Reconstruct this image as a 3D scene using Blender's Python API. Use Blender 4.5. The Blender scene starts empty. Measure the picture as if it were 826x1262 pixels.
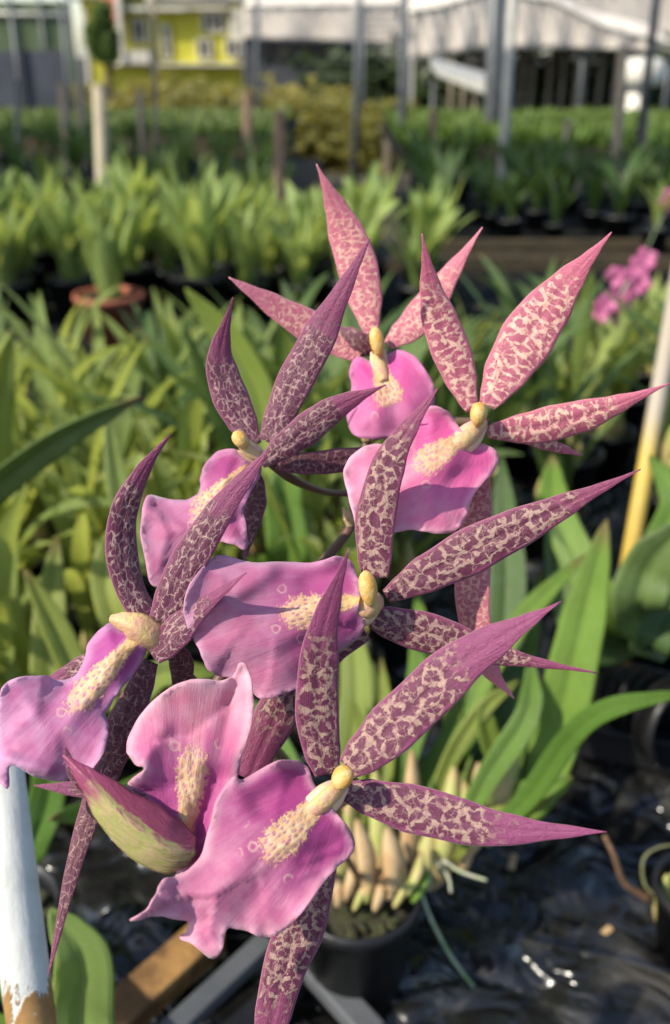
import bpy, math, random
import numpy as np
from mathutils import Vector, Matrix, geometry
R = math.radians
random.seed(7); rng = np.random.RandomState(7)
sc = bpy.context.scene
col = sc.collection

# ------------------------------------------------------------------ camera
F = 1212.0; CX, CY = 413.0, 631.0; PITCH = R(25); H = 0.65
cam_d = bpy.data.cameras.new('camera'); cam = bpy.data.objects.new('camera', cam_d); col.objects.link(cam)
cam.location = (0, 0, H); cam.rotation_euler = (R(90) - PITCH, 0, 0)
cam_d.sensor_fit = 'VERTICAL'; cam_d.sensor_height = 24; cam_d.lens = F / 1262 * 24
cam_d.clip_start = 0.02; cam_d.clip_end = 500
cam_d.dof.use_dof = True; cam_d.dof.focus_distance = 0.308
cam_d.dof.aperture_fstop = cam_d.lens / 3.6
sc.camera = cam
fw = Vector((0, math.cos(PITCH), -math.sin(PITCH))); up = Vector((0, math.sin(PITCH), math.cos(PITCH))); rt = Vector((1, 0, 0))
CAM = Vector((0, 0, H))
def ray(px, py): return fw + rt * ((px - CX) / F) - up * ((py - CY) / F)
def P(px, py, d): return CAM + ray(px, py) * d                       # at a depth
def PY(px, py, Y):                                                    # on the vertical plane y = Y
    r = ray(px, py); return CAM + r * (Y / r.y)
def PZ(px, py, z):                                                    # on a level plane
    r = ray(px, py); return CAM + r * ((z - H) / r.z)

# ------------------------------------------------------------------ objects
def tag(o, label=None, cat=None, group=None, kind=None):
    if label: o['label'] = label
    if cat: o['category'] = cat
    if group: o['group'] = group
    if kind: o['kind'] = kind
    return o
def empty(name, loc, label=None, cat=None, group=None):
    o = bpy.data.objects.new(name, None); o.empty_display_size = .02
    o.location = loc; col.objects.link(o); return tag(o, label, cat, group)
def link(name, me, mat, parent=None):
    o = bpy.data.objects.new(name, me); col.objects.link(o)
    if mat and not me.materials: me.materials.append(mat)
    if parent: o.parent = parent
    return o
def origin(o):
    v = Vector((0, 0, 0))
    while o is not None: v += o.location; o = o.parent
    return v
class MB:
    """collects shapes (world coordinates) for one mesh"""
    def __init__(s): s.v = []; s.f = []; s.uv = {}
    def add(s, v, f, **uv):
        n = len(s.v); s.v += [tuple(p) for p in v]; s.f += [tuple(i + n for i in q) for q in f]
        for k, a in uv.items(): s.uv.setdefault(k, []).extend(a)
        return s
    def box(s, a, b):
        (x0, y0, z0), (x1, y1, z1) = a, b
        v = [(x0,y0,z0),(x1,y0,z0),(x1,y1,z0),(x0,y1,z0),(x0,y0,z1),(x1,y0,z1),(x1,y1,z1),(x0,y1,z1)]
        return s.add(v, [(0,3,2,1),(4,5,6,7),(0,1,5,4),(1,2,6,5),(2,3,7,6),(3,0,4,7)])
    def bar(s, a, b, w, h):
        a = Vector(a); b = Vector(b); t = (b - a).normalized()
        q = t.cross(Vector((0, 0, 1))); q = q.normalized() if q.length > 1e-3 else Vector((1, 0, 0)); n = q.cross(t)
        v = []
        for c in (a, b):
            for i, j in ((-1,-1),(1,-1),(1,1),(-1,1)): v.append(c + q * (i*w/2) + n * (j*h/2))
        return s.add(v, [(0,3,2,1),(4,5,6,7),(0,1,5,4),(1,2,6,5),(2,3,7,6),(3,0,4,7)])
    def tube(s, pts, rad, seg=10, flat=1.0, cap=True):
        pts = [Vector(p) for p in pts]; n = len(pts)
        if not hasattr(rad, '__len__'): rad = [rad] * n
        v = []; ref = Vector((.31, .77, .55))
        for i, p in enumerate(pts):
            t = (pts[min(i+1, n-1)] - pts[max(i-1, 0)]).normalized()
            q = (ref - t * ref.dot(t)).normalized(); ref = q; b = t.cross(q)
            for k in range(seg):
                a = 2*math.pi*k/seg; v.append(p + q*(math.cos(a)*rad[i]) + b*(math.sin(a)*rad[i]*flat))
        f = [(i*seg+k, i*seg+(k+1) % seg, (i+1)*seg+(k+1) % seg, (i+1)*seg+k) for i in range(n-1) for k in range(seg)]
        if cap: f += [tuple(range(seg))[::-1], tuple(range((n-1)*seg, n*seg))]
        return s.add(v, f)
    def mesh(s, name, off=Vector((0, 0, 0)), smooth=True):
        me = bpy.data.meshes.new(name)
        me.from_pydata([tuple(Vector(p) - off) for p in s.v], [], s.f)
        for k, a in s.uv.items():
            if len(a) != len(s.v): continue
            l = me.uv_layers.new(name=k)
            idx = np.zeros(len(me.loops), dtype=np.int32); me.loops.foreach_get('vertex_index', idx)
            l.data.foreach_set('uv', np.array(a, dtype=np.float32)[idx].ravel())
        if smooth: me.polygons.foreach_set('use_smooth', [True] * len(me.polygons))
        me.update(); return me
    def build(s, name, mat, parent=None, smooth=True, thick=0, bevel=0):
        off = origin(parent) if parent else Vector((0, 0, 0))
        o = link(name, s.mesh(name, off, smooth), mat, parent)
        if thick:
            m = o.modifiers.new('s', 'SOLIDIFY'); m.thickness = thick; m.offset = 0
        if bevel:
            m = o.modifiers.new('b', 'BEVEL'); m.width = bevel; m.segments = 2; m.limit_method = 'ANGLE'
        return o
def copy_tree(o, parent=None):
    c = o.copy(); col.objects.link(c); c.parent = parent
    for ch in kids.get(o.name, []): copy_tree(ch, c)
    return c
kids = {}
def remember(root):
    for o in bpy.data.objects:
        if o.parent: 
            l = kids.setdefault(o.parent.name, [])
            if o not in l: l.append(o)
def crom(pts, n):
    pts = [np.array(p, float) for p in pts]
    pts = [2*pts[0]-pts[1]] + pts + [2*pts[-1]-pts[-2]]
    out = []; k = len(pts) - 3
    for i in range(n + 1):
        u = i / n * k; j = min(int(u), k - 1); t = u - j
        a, b, c, d = pts[j:j+4]
        out.append(.5*((2*b)+(c-a)*t+(2*a-5*b+4*c-d)*t*t+(3*b-a-3*c+d)*t**3))
    return out
def interp(prof, t):
    xs = [p[0] for p in prof]; ys = [p[1] for p in prof]
    for i in range(len(xs) - 1):
        if t <= xs[i+1]:
            u = (t - xs[i]) / (xs[i+1] - xs[i]); u = u*u*(3-2*u)*.5 + u*.5
            return ys[i] + (ys[i+1] - ys[i]) * u
    return ys[-1]

# ------------------------------------------------------------------ materials
class NT:
    def __init__(s, name):
        s.m = bpy.data.materials.new(name); s.m.use_nodes = True; s.t = s.m.node_tree; s.t.nodes.clear()
    def n(s, t, ins=None, **kw):
        nd = s.t.nodes.new(t)
        for k, v in kw.items(): setattr(nd, k, v)
        for k, v in (ins or {}).items():
            if isinstance(v, bpy.types.NodeSocket): s.t.links.new(v, nd.inputs[k])
            else: nd.inputs[k].default_value = v
        return nd
    def math(s, op, a, b=0.0, c=0.0, clamp=False):
        nd = s.n('ShaderNodeMath', {0: a, 1: b, 2: c}, operation=op); nd.use_clamp = clamp; return nd.outputs[0]
    def mr(s, v, a, b, c=0.0, d=1.0, smooth=True):
        return s.n('ShaderNodeMapRange', {0: v, 1: a, 2: b, 3: c, 4: d}, interpolation_type='SMOOTHSTEP' if smooth else 'LINEAR').outputs[0]
    def mix(s, f, a, b, blend='MIX'):
        nd = s.n('ShaderNodeMix', data_type='RGBA', blend_type=blend)
        for i, v in ((0, f), (6, a), (7, b)):
            if isinstance(v, bpy.types.NodeSocket): s.t.links.new(v, nd.inputs[i])
            else: nd.inputs[i].default_value = v if i == 0 else (*v, 1) if len(v) == 3 else v
        return nd.outputs[2]
    def noise(s, vec, scale, detail=3, rough=.55, dist=0, dim='3D'):
        return s.n('ShaderNodeTexNoise', {'Vector': vec, 'Scale': scale, 'Detail': detail, 'Roughness': rough, 'Distortion': dist}, noise_dimensions=dim)
    def vor(s, vec, scale, feat='F1', dim='3D', rand=1.0):
        return s.n('ShaderNodeTexVoronoi', {'Vector': vec, 'Scale': scale, 'Randomness': rand}, feature=feat, voronoi_dimensions=dim)
    def bump(s, h, dist, strength=1.0, normal=None):
        ins = {'Height': h, 'Distance': dist, 'Strength': strength}
        if normal: ins['Normal'] = normal
        return s.n('ShaderNodeBump', ins).outputs[0]
    def mapping(s, vec, sc_): return s.n('ShaderNodeMapping', {'Vector': vec, 'Scale': sc_}).outputs[0]
    def out(s, sh): s.n('ShaderNodeOutputMaterial', {'Surface': sh}); return s.m
    def bsdf(s, colr, rough=.5, normal=None, spec=.5, **kw):
        ins = {'Roughness': rough, 'Specular IOR Level': spec}
        ins['Base Color'] = colr if isinstance(colr, bpy.types.NodeSocket) else (*colr, 1)
        if normal: ins['Normal'] = normal
        for k, v in kw.items(): ins[k.replace('_', ' ')] = v
        return s.n('ShaderNodeBsdfPrincipled', ins).outputs[0]
    def leafy(s, colr, tcol, fac, rough, normal, spec=.4, sheen=0):
        b = s.bsdf(colr, rough, normal, spec, Sheen_Weight=sheen, Sheen_Roughness=.4)
        t = s.n('ShaderNodeBsdfTranslucent', {'Color': tcol, 'Normal': normal}).outputs[0]
        return s.n('ShaderNodeMixShader', {0: fac, 1: b, 2: t}).outputs[0]

def m_plain(name, c, rough=.6, var=.25, scale=20, bump=.0, bscale=60, spec=.4, c2=None, metal=0, stretch=(1, 1, 1)):
    t = NT(name); g = t.n('ShaderNodeTexCoord').outputs['Object']; g = t.mapping(g, stretch)
    nz = t.noise(g, scale, 5, .6).outputs[0]
    c2 = c2 or tuple(x*(1-var) for x in c)
    cc = t.mix(t.mr(nz, .35, .65), c, c2)
    nm = None
    if bump: nm = t.bump(t.noise(g, bscale, 5, .6).outputs[0], bump)
    return t.out(t.bsdf(cc, rough, nm, spec, Metallic=metal))

def m_petal(name, plain, dark, net, seed=0, cell=.27, fade=(.62, .8), thin=1.0, tip=None, st=(.95, 1.1)):
    """spotted perianth segment: maroon blotches parted by a pale net, plain margin and tip"""
    t = NT(name)
    nrm = t.n('ShaderNodeUVMap', uv_map='nrm').outputs[0]; mm = t.n('ShaderNodeUVMap', uv_map='mm').outputs[0]
    sp = t.n('ShaderNodeSeparateXYZ', {0: nrm}); U, V = sp.outputs[0], sp.outputs[1]
    w = t.math('ABSOLUTE', t.math('MULTIPLY', t.math('SUBTRACT', V, .5), 2.0))
    base = t.mapping(mm, (st[0], st[1], 1))
    def warp(vec, sc_, amt):
        d = t.n('ShaderNodeVectorMath', {0: t.noise(mm, sc_, 2, .55).outputs[1], 1: (.5, .5, .5)}, operation='SUBTRACT').outputs[0]
        d = t.n('ShaderNodeVectorMath', {0: d, 3: amt}, operation='SCALE').outputs[0]
        return t.n('ShaderNodeVectorMath', {0: vec, 1: d}, operation='ADD').outputs[0]
    pv = warp(warp(base, .35, 3.4), 1.3, .9)
    vd = t.vor(pv, cell, 'DISTANCE_TO_EDGE', '2D').outputs[0]
    lf = t.noise(mm, .14, 2, .5).outputs[0]
    mf = t.noise(t.mapping(mm, (1, 1, 1)), .42, 2, .5).outputs[0]
    hf = t.noise(mm, 1.8, 4, .65).outputs[0]
    th = t.math('MULTIPLY_ADD', t.mr(mf, .36, .68), .22*thin, -.012)
    th = t.math('MULTIPLY_ADD', hf, .07*thin, th)
    neta = t.mr(t.math('SUBTRACT', vd, th), -.07, .06, 1, 0)
    vd2 = t.vor(pv, cell*2.1, 'DISTANCE_TO_EDGE', '2D').outputs[0]
    net2 = t.math('MULTIPLY', t.mr(vd2, .01, .12, .6, 0), t.mr(lf, .46, .58))
    netm = t.math('MAXIMUM', neta, net2)
    netm = t.math('MULTIPLY', netm, t.mr(t.noise(mm, .28, 3, .6).outputs[0], .28, .5, .45, .95))
    mn = t.noise(mm, .33, 2, .5).outputs[0]
    um = t.math('MULTIPLY_ADD', t.math('SUBTRACT', mn, .5), .35, U)
    wm = t.math('MULTIPLY_ADD', t.math('SUBTRACT', mn, .5), .5, w)
    mask = t.math('MULTIPLY', t.mr(um, fade[0], fade[1], 1, 0), t.mr(wm, .76, .92, 1, 0))
    vn = t.noise(t.mapping(mm, (.15, 2.2, 1)), 1.0, 4, .6).outputs[0]
    tipc = tip or plain
    pl = t.mix(t.mr(vn, .3, .7, 0, .45), plain, tuple(x*.6 for x in plain))
    pl = t.mix(t.mr(U, .82, 1.0, 0, .8), pl, tipc)
    dk = t.mix(t.mr(hf, .3, .75), dark, tuple(a*.55+b*.45 for a, b in zip(dark, plain)))
    blot = t.mix(t.math('MULTIPLY', mask, t.mr(lf, .2, .5, .75, 1)), pl, dk)
    netc = t.mix(t.mr(t.noise(mm, .5, 3, .6).outputs[0], .4, .68), net, tuple(a*.6+b*.4 for a, b in zip(net, plain)))
    netm = t.math('MULTIPLY', netm, t.mr(vn, .3, .6, .72, 1))
    cc = t.mix(t.math('MULTIPLY', netm, mask), blot, netc)
    cc = t.mix(t.mr(w, .93, 1.0, 0, .6), cc, tuple(min(1, a*.5+b*.5+.05) for a, b in zip(net, plain)))
    cell_b = t.vor(mm, 3.2, 'F1', '2D').outputs[0]
    hgt = t.math('ADD', t.math('MULTIPLY', netm, .35), t.math('MULTIPLY', vn, .7))
    hgt = t.math('MULTIPLY_ADD', cell_b, .3, hgt)
    nm = t.bump(hgt, .0004, .8)
    tc = t.mix(.5, cc, tuple(min(1, x*1.5) for x in plain))
    return t.out(t.leafy(cc, tc, .22, .46, nm, .45, .25))

def m_lip(name, pink, deep, rim, spots=True):
    t = NT(name)
    nrm = t.n('ShaderNodeUVMap', uv_map='nrm').outputs[0]; mm = t.n('ShaderNodeUVMap', uv_map='mm').outputs[0]; ed = t.n('ShaderNodeUVMap', uv_map='edge').outputs[0]
    sp = t.n('ShaderNodeSeparateXYZ', {0: nrm}); S, L = sp.outputs[0], sp.outputs[1]     # along and across the crest, 1 = its length / half width
    se = t.n('ShaderNodeSeparateXYZ', {0: ed}); E, RAD = se.outputs[0], se.outputs[1]
    tht = t.math('ARCTAN2', t.math('MULTIPLY', L, .22), t.math('ADD', S, .35))
    vv = t.n('ShaderNodeCombineXYZ', {0: t.math('MULTIPLY', tht, 9.0), 1: t.math('MULTIPLY', RAD, 1.1), 2: L}).outputs[0]
    vn = t.noise(vv, 1.6, 5, .62, .5).outputs[0]
    big = t.noise(mm, .13, 3, .5).outputs[0]
    cc = t.mix(t.mr(vn, .35, .68, 0, .3), pink, deep)
    cc = t.mix(t.mr(big, .35, .7, 0, .45), cc, rim)
    # deep flush on both flanks of the crest near the column
    fl = t.math('MULTIPLY', t.mr(t.math('MULTIPLY_ADD', t.math('SUBTRACT', vn, .5), .5, RAD), .18, .78, 1, 0), t.mr(t.math('ABSOLUTE', L), .3, .9))
    cc = t.mix(t.math('MULTIPLY', fl, .95), cc, deep)
    cc = t.mix(t.mr(t.math('MULTIPLY_ADD', t.math('SUBTRACT', vn, .5), .003, E), 0, .0035, .5, 0), cc, tuple(min(1, x*1.05+.02) for x in rim))
    # crest callus colour
    n1 = t.math('SUBTRACT', t.noise(mm, .5, 3, .6).outputs[0], .5)
    s2 = t.math('POWER', t.math('MULTIPLY', t.math('SUBTRACT', S, .5), 1.85), 4.0)
    l2 = t.math('POWER', t.math('ABSOLUTE', t.math('DIVIDE', L, t.mr(S, 0, .9, .5, 1.35))), 2.0)
    el = t.math('MULTIPLY_ADD', n1, 2.2, t.math('ADD', s2, l2))
    cm = t.mr(t.math('MULTIPLY_ADD', t.math('SUBTRACT', t.noise(mm, 1.3, 2, .5).outputs[0], .5), 1.3, el), .55, 1.0, 1, 0)
    cv = t.vor(t.mapping(mm, (.75, 1.35, 1)), .5, 'F1', '2D', .85).outputs[0]
    spot = t.math('MULTIPLY', t.mr(t.math('MULTIPLY_ADD', n1, .3, cv), .16, .34, 1, 0), t.mr(S, .3, .6))
    yel = t.mix(t.mr(n1, -.12, .15), (.76, .46, .24), (.80, .60, .36))
    yel = t.mix(t.mr(S, -.1, .5, .55, 0), yel, (.75, .42, .07))
    yel = t.mix(t.math('MULTIPLY', spot, .8), yel, tuple(a*.75+b*.15+.02 for a, b in zip(pink, deep)))
    cc = t.mix(t.math('MULTIPLY', cm, t.mr(S, .6, 1.15, 1, .65)), cc, yel)
    # loose pale rings beyond the crest
    rr = t.vor(mm, .115, 'F1', '2D', .9)
    ringd = t.math('ADD', rr.outputs[0], t.math('MULTIPLY', n1, .22))
    ring = t.math('MULTIPLY', t.mr(ringd, .08, .13), t.mr(ringd, .16, .21, 1, 0))
    ring = t.math('MULTIPLY', ring, t.math('MULTIPLY', t.mr(el, 2.2, 3.6, 1, 0), t.mr(S, .75, .95)))
    cc = t.mix(t.math('MULTIPLY', ring, .5), cc, (.76, .52, .42))
    h = t.math('MULTIPLY', vn, .5)
    h = t.math('MULTIPLY_ADD', t.math('MULTIPLY', cm, cv), .6, h)
    h = t.math('MULTIPLY_ADD', t.noise(mm, 2.5, 3, .6).outputs[0], .35, h)
    nm = t.bump(h, .0006, .9)
    return t.out(t.leafy(cc, t.mix(.5, cc, pink), .3, .5, nm, .35, .35))

def m_leaf(name, c1, c2, fac=.35, rough=.42):
    t = NT(name)
    rnd = t.n('ShaderNodeObjectInfo').outputs['Random']
    uv = t.n('ShaderNodeUVMap', uv_map='nrm').outputs[0]; sp = t.n('ShaderNodeSeparateXYZ', {0: uv})
    w = t.math('ABSOLUTE', t.math('SUBTRACT', sp.outputs[1], .5))
    g = t.n('ShaderNodeTexCoord').outputs['Object']
    nz = t.noise(g, 25, 4, .6).outputs[0]
    cc = t.mix(rnd, c1, c2)
    cc = t.mix(t.mr(nz, .4, .75, 0, .4), cc, tuple(x*.62 for x in c1))
    cc = t.mix(t.mr(w, 0, .035, .35, 0), cc, tuple(min(1, x*1.7) for x in c2))
    cc = t.mix(t.math('MULTIPLY', t.mr(sp.outputs[0], .9, 1.0), t.mr(rnd, .5, .8)), cc, (.28, .2, .08))
    bl = t.noise(g, 140, 2, .5).outputs[0]; cc = t.mix(t.math('MULTIPLY', t.mr(bl, .70, .76), t.mr(nz, .45, .6)), cc, (.20, .16, .06))
    cc = t.mix(t.math('MULTIPLY', t.mr(t.noise(g, 300, 3, .6).outputs[0], .55, .75), .25), cc, (.45, .45, .32))
    vn = t.n('ShaderNodeTexWave', {'Vector': t.mapping(uv, (0, 1, 0)), 'Scale': 5.0, 'Distortion': .3}, bands_direction='Y').outputs[1]
    nm = t.bump(t.math('MULTIPLY_ADD', nz, .6, t.math('MULTIPLY', vn, .45)), .0012, .7)
    cc = t.mix(t.math('MULTIPLY', vn, .16), cc, tuple(x*.55 for x in c1))
    tc = t.mix(.55, cc, tuple(min(1, a*1.9) for a in (c2[0]*1.1, c2[1], c2[2]*.5)))
    return t.out(t.leafy(cc, tc, fac, rough, nm, .3))

M = {}
M['leaf'] = m_leaf('orchid_leaf', (.15, .22, .055), (.40, .46, .13), .4)
M['leaf_lime'] = m_leaf('lime_leaf', (.17, .25, .045), (.36, .40, .09), .42)
M['leaf_clump'] = m_leaf('clump_leaf', (.20, .29, .08), (.38, .47, .155), .38)
M['leaf_blue'] = m_leaf('dark_leaf', (.065, .12, .035), (.15, .22, .06), .3, .45)
M['leaf_fresh'] = m_leaf('fresh_leaf', (.11, .21, .035), (.19, .30, .05), .35, .38)
M['seedling'] = m_leaf('seedling_leaf', (.07, .15, .03), (.15, .24, .045), .3)
M['seedling_dull'] = m_leaf('seedling_dull', (.05, .10, .028), (.10, .17, .04), .3)
M['leafbit'] = M['leaf_fresh']
M['bulb'] = m_plain('pseudobulb', (.30, .33, .09), .55, .3, 60, .0008, 200, c2=(.42, .30, .14))
M['sheath'] = m_plain('dry_sheath', (.42, .30, .16), .8, .3, 90, .001, 300, c2=(.36, .22, .10), stretch=(1, 1, .2))
M['pot'] = m_plain('black_pot', (.011, .011, .012), .42, .3, 30, .0005, 120)
M['matt_black'] = m_plain('matt_black', (.012, .012, .011), .9, .4, 20, spec=.1)
M['pot_clay'] = m_plain('clay_pot', (.36, .11, .06), .8, .3, 30, .0008, 120)
M['bark'] = m_plain('bark_mix', (.035, .026, .017), .9, .5, 120, .004, 150, c2=(.05, .06, .02))
M['root'] = m_plain('orchid_root', (.36, .34, .26), .6, .3, 100, c2=(.30, .34, .2))
M['root_green'] = m_plain('green_root', (.12, .26, .08), .5, .3, 60, c2=(.38, .42, .3), stretch=(1, 1, 1))
M['stem'] = m_plain('flower_stem', (.13, .055, .045), .45, .3, 200, .0003, 600, c2=(.09, .06, .03))
M['pvc'] = None
M['wood'] = m_plain('old_wood', (.30, .16, .05), .75, .4, 30, .002, 90, c2=(.12, .06, .02), stretch=(1, 1, 1))
M['board'] = m_plain('bench_board', (.07, .05, .025), .85, .4, 10, .003, 40, c2=(.035, .028, .015), stretch=(1, 4, 4))  # brown darkened: the shade on the boards is put into it
M['bamboo'] = m_plain('grey_post', (.28, .24, .19), .8, .35, 15, .004, 60, c2=(.2, .16, .11), stretch=(3, 3, .4))
M['bamboo_pale'] = m_plain('pale_post', (.42, .36, .25), .75, .25, 15, .003, 60, stretch=(3, 3, .4))
M['bamboo_brown'] = m_plain('brown_post', (.20, .13, .085), .8, .35, 15, .004, 60, stretch=(3, 3, .4))
M['steel'] = m_plain('grey_steel', (.11, .115, .12), .45, .3, 15, .0006, 60, metal=.2)
M['steel_white'] = m_plain('white_steel', (.42, .41, .37), .5, .2, 12)
M['cloth'] = m_plain('shade_cloth', (.66, .58, .50), .9, .16, 1.3, .01, 4, spec=.1)
M['cloth_dark'] = m_plain('net_wall', (.085, .09, .105), .9, .25, 3, .004, 60, spec=.1)
M['net_green'] = m_plain('green_net', (.13, .16, .10), .9, .45, 2.2, .004, 60, spec=.1, c2=(.08, .11, .055))
M['yellow'] = m_plain('yellow_render', (.60, .56, .07), .9, .28, .9, .01, 6, spec=.2)
M['lime_paint'] = m_plain('lime_paint', (.27, .45, .08), .8, .2, 2)
M['white_paint'] = m_plain('white_paint', (.68, .64, .55), .7, .2, 1.5)
M['orange_paint'] = m_plain('orange_paint', (.62, .20, .11), .8, .2, 2)
M['glass'] = m_plain('dark_glass', (.02, .022, .025), .12, .2, 2, spec=.7)
M['hedge_y'] = m_leaf('hedge_yellow', (.13, .13, .025), (.33, .28, .06), .3)
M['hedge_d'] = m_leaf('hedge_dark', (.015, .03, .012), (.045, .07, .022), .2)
M['green_mass'] = m_leaf('tree_green', (.05, .11, .03), (.13, .2, .05), .3)
M['trunk'] = m_plain('tree_bark', (.10, .075, .05), .9, .4, 8, .01, 30)
M['pinkfl'] = m_plain('far_petal', (.24, .025, .12), .5, .3, 60, c2=(.48, .14, .26))
M['cap'] = m_plain('anther_cap', (.56, .30, .06), .5, .2, 350, .0004, 900, c2=(.60, .42, .17))
M['colm'] = m_plain('column', (.52, .38, .15), .5, .2, 350, .0005, 700, c2=(.56, .30, .20))

def mat_sheet():
    t = NT('black_plastic'); g = t.n('ShaderNodeTexCoord').outputs['Object']
    a = t.noise(g, 22, 5, .6, .6).outputs[0]; b = t.noise(g, 6, 3, .5).outputs[0]
    cc = t.mix(t.mr(a, .52, .72), (.010, .010, .010), (.05, .049, .046))
    cc = t.mix(t.mr(b, .58, .75, 0, .7), cc, (.10, .09, .075))
    rg = t.math('ABSOLUTE', t.math('SUBTRACT', t.noise(g, 5, 2, .5, 1.2).outputs[0], .5)); rg2 = t.math('ABSOLUTE', t.math('SUBTRACT', t.noise(g, 13, 2, .5, 1.0).outputs[0], .5))
    nm = t.bump(t.math('ADD', t.math('MULTIPLY', rg, 5.0), t.math('MULTIPLY', rg2, 2.0)), .018, .9)
    return t.out(t.bsdf(cc, .22, nm, .6))
M['sheet'] = mat_sheet()
def mat_ground():
    t = NT('greenhouse_floor'); g = t.n('ShaderNodeTexCoord').outputs['Object']
    a = t.noise(g, 1.2, 6, .65).outputs[0]
    cc = t.mix(t.mr(a, .35, .65), (.035, .032, .028), (.075, .07, .05))
    return t.out(t.bsdf(cc, .9, t.bump(t.noise(g, 12, 6, .7).outputs[0], .03), .2))
M['ground'] = mat_ground()
def mat_pvc(zsplit):
    """white pipe with a brown rusty foot; the ragged edge of the stain is at height zsplit"""
    t = NT('pipe_stained'); g = t.n('ShaderNodeTexCoord').outputs['Object']; z = t.n('ShaderNodeSeparateXYZ', {0: g}).outputs[2]
    n1 = t.noise(t.mapping(g, (160, 160, 30)), 1, 4, .6).outputs[0]
    k = t.mr(t.math('MULTIPLY_ADD', t.math('SUBTRACT', n1, .5), .07, z), zsplit-.004, zsplit+.003, 1, 0)
    w = t.mix(t.mr(t.noise(g, 60, 5, .65).outputs[0], .45, .7, 0, .5), (.56, .56, .53), (.40, .40, .37))
    b = t.mix(t.noise(g, 120, 4, .6).outputs[0], (.42, .24, .08), (.16, .08, .03))
    return t.out(t.bsdf(t.mix(k, w, b), .4, t.bump(t.math('ADD', k, n1), .0006), .4))
def mat_stake(zsplit):
    t = NT('stake_two_tone'); g = t.n('ShaderNodeTexCoord').outputs['Object']; z = t.n('ShaderNodeSeparateXYZ', {0: g}).outputs[2]
    n1 = t.noise(t.mapping(g, (100, 100, 10)), 1, 4, .6).outputs[0]
    k = t.mr(z, zsplit-.03, zsplit+.03, 1, 0)
    return t.out(t.bsdf(t.mix(k, (.34, .29, .22), t.mix(n1, (.55, .38, .06), (.38, .26, .06))), .5, t.bump(n1, .001), .4))
def mat_bud():
    t = NT('bud_green_maroon')
    nrm = t.n('ShaderNodeUVMap', uv_map='nrm').outputs[0]; mm = t.n('ShaderNodeUVMap', uv_map='mm').outputs[0]
    sp = t.n('ShaderNodeSeparateXYZ', {0: nrm}); U, V = sp.outputs[0], sp.outputs[1]
    n1 = t.noise(t.mapping(mm, (.2, .8, 1)), .8, 4, .6, .5).outputs[0]
    c = t.mix(t.mr(n1, .35, .7), (.30, .29, .09), (.42, .30, .16))
    top = t.math('MULTIPLY_ADD', t.math('SUBTRACT', n1, .5), .5, V)
    c = t.mix(t.mr(top, .52, .64), c, (.20, .035, .07))
    c = t.mix(t.mr(t.math('MULTIPLY_ADD', n1, .35, U), .75, .95), c, (.22, .04, .09))
    base = t.math('MULTIPLY', t.mr(U, .0, .3, 1, 0), t.mr(t.noise(t.mapping(mm, (.25, 2.2, 1)), .9, 3).outputs[0], .48, .6))
    c = t.mix(t.math('MULTIPLY', base, .8), c, (.24, .05, .09))
    nm = t.bump(n1, .0008, .8)
    return t.out(t.bsdf(c, .42, nm, .45))
M['bud'] = mat_bud()

M['wing'] = m_plain('column_wing', (.62, .36, .32), .5, .3, 500, .0003, 900, c2=(.60, .46, .22))
# perianth colours, flower by flower: own hues with sun and shade put in
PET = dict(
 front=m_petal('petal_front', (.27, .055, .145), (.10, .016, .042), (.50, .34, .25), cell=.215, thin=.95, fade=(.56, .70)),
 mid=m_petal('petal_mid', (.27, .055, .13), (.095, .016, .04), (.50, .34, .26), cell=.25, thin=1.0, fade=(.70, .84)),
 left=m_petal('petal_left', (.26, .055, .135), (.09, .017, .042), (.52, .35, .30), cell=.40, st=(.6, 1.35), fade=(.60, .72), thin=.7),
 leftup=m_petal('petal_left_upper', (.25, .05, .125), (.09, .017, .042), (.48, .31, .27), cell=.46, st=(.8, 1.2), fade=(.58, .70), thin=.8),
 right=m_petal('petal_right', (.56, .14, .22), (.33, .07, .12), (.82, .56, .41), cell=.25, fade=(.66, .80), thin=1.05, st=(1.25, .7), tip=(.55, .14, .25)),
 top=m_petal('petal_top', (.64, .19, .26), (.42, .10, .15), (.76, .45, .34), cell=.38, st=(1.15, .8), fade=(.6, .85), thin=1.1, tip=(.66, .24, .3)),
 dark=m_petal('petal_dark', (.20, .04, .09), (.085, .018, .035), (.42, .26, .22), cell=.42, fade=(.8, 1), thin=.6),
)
LIP = dict(  # the right lip has its sunlight put into the pink
 front=m_lip('lip_front', (.53, .165, .29), (.34, .035, .19), (.74, .42, .50)),
 cup=m_lip('lip_cup', (.72, .27, .36), (.42, .05, .24), (.80, .52, .58)),
 mid=m_lip('lip_mid', (.50, .16, .28), (.42, .07, .24), (.66, .38, .52)),
 left=m_lip('lip_left', (.54, .18, .34), (.40, .05, .26), (.72, .42, .62)),
 leftup=m_lip('lip_left_upper', (.54, .16, .30), (.40, .06, .22), (.66, .36, .52)),
 right=m_lip('lip_right', (.84, .26, .42), (.68, .10, .32), (.90, .52, .60)),
 top=m_lip('lip_top', (.58, .16, .34), (.70, .08, .33), (.70, .30, .52)),
)

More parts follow.
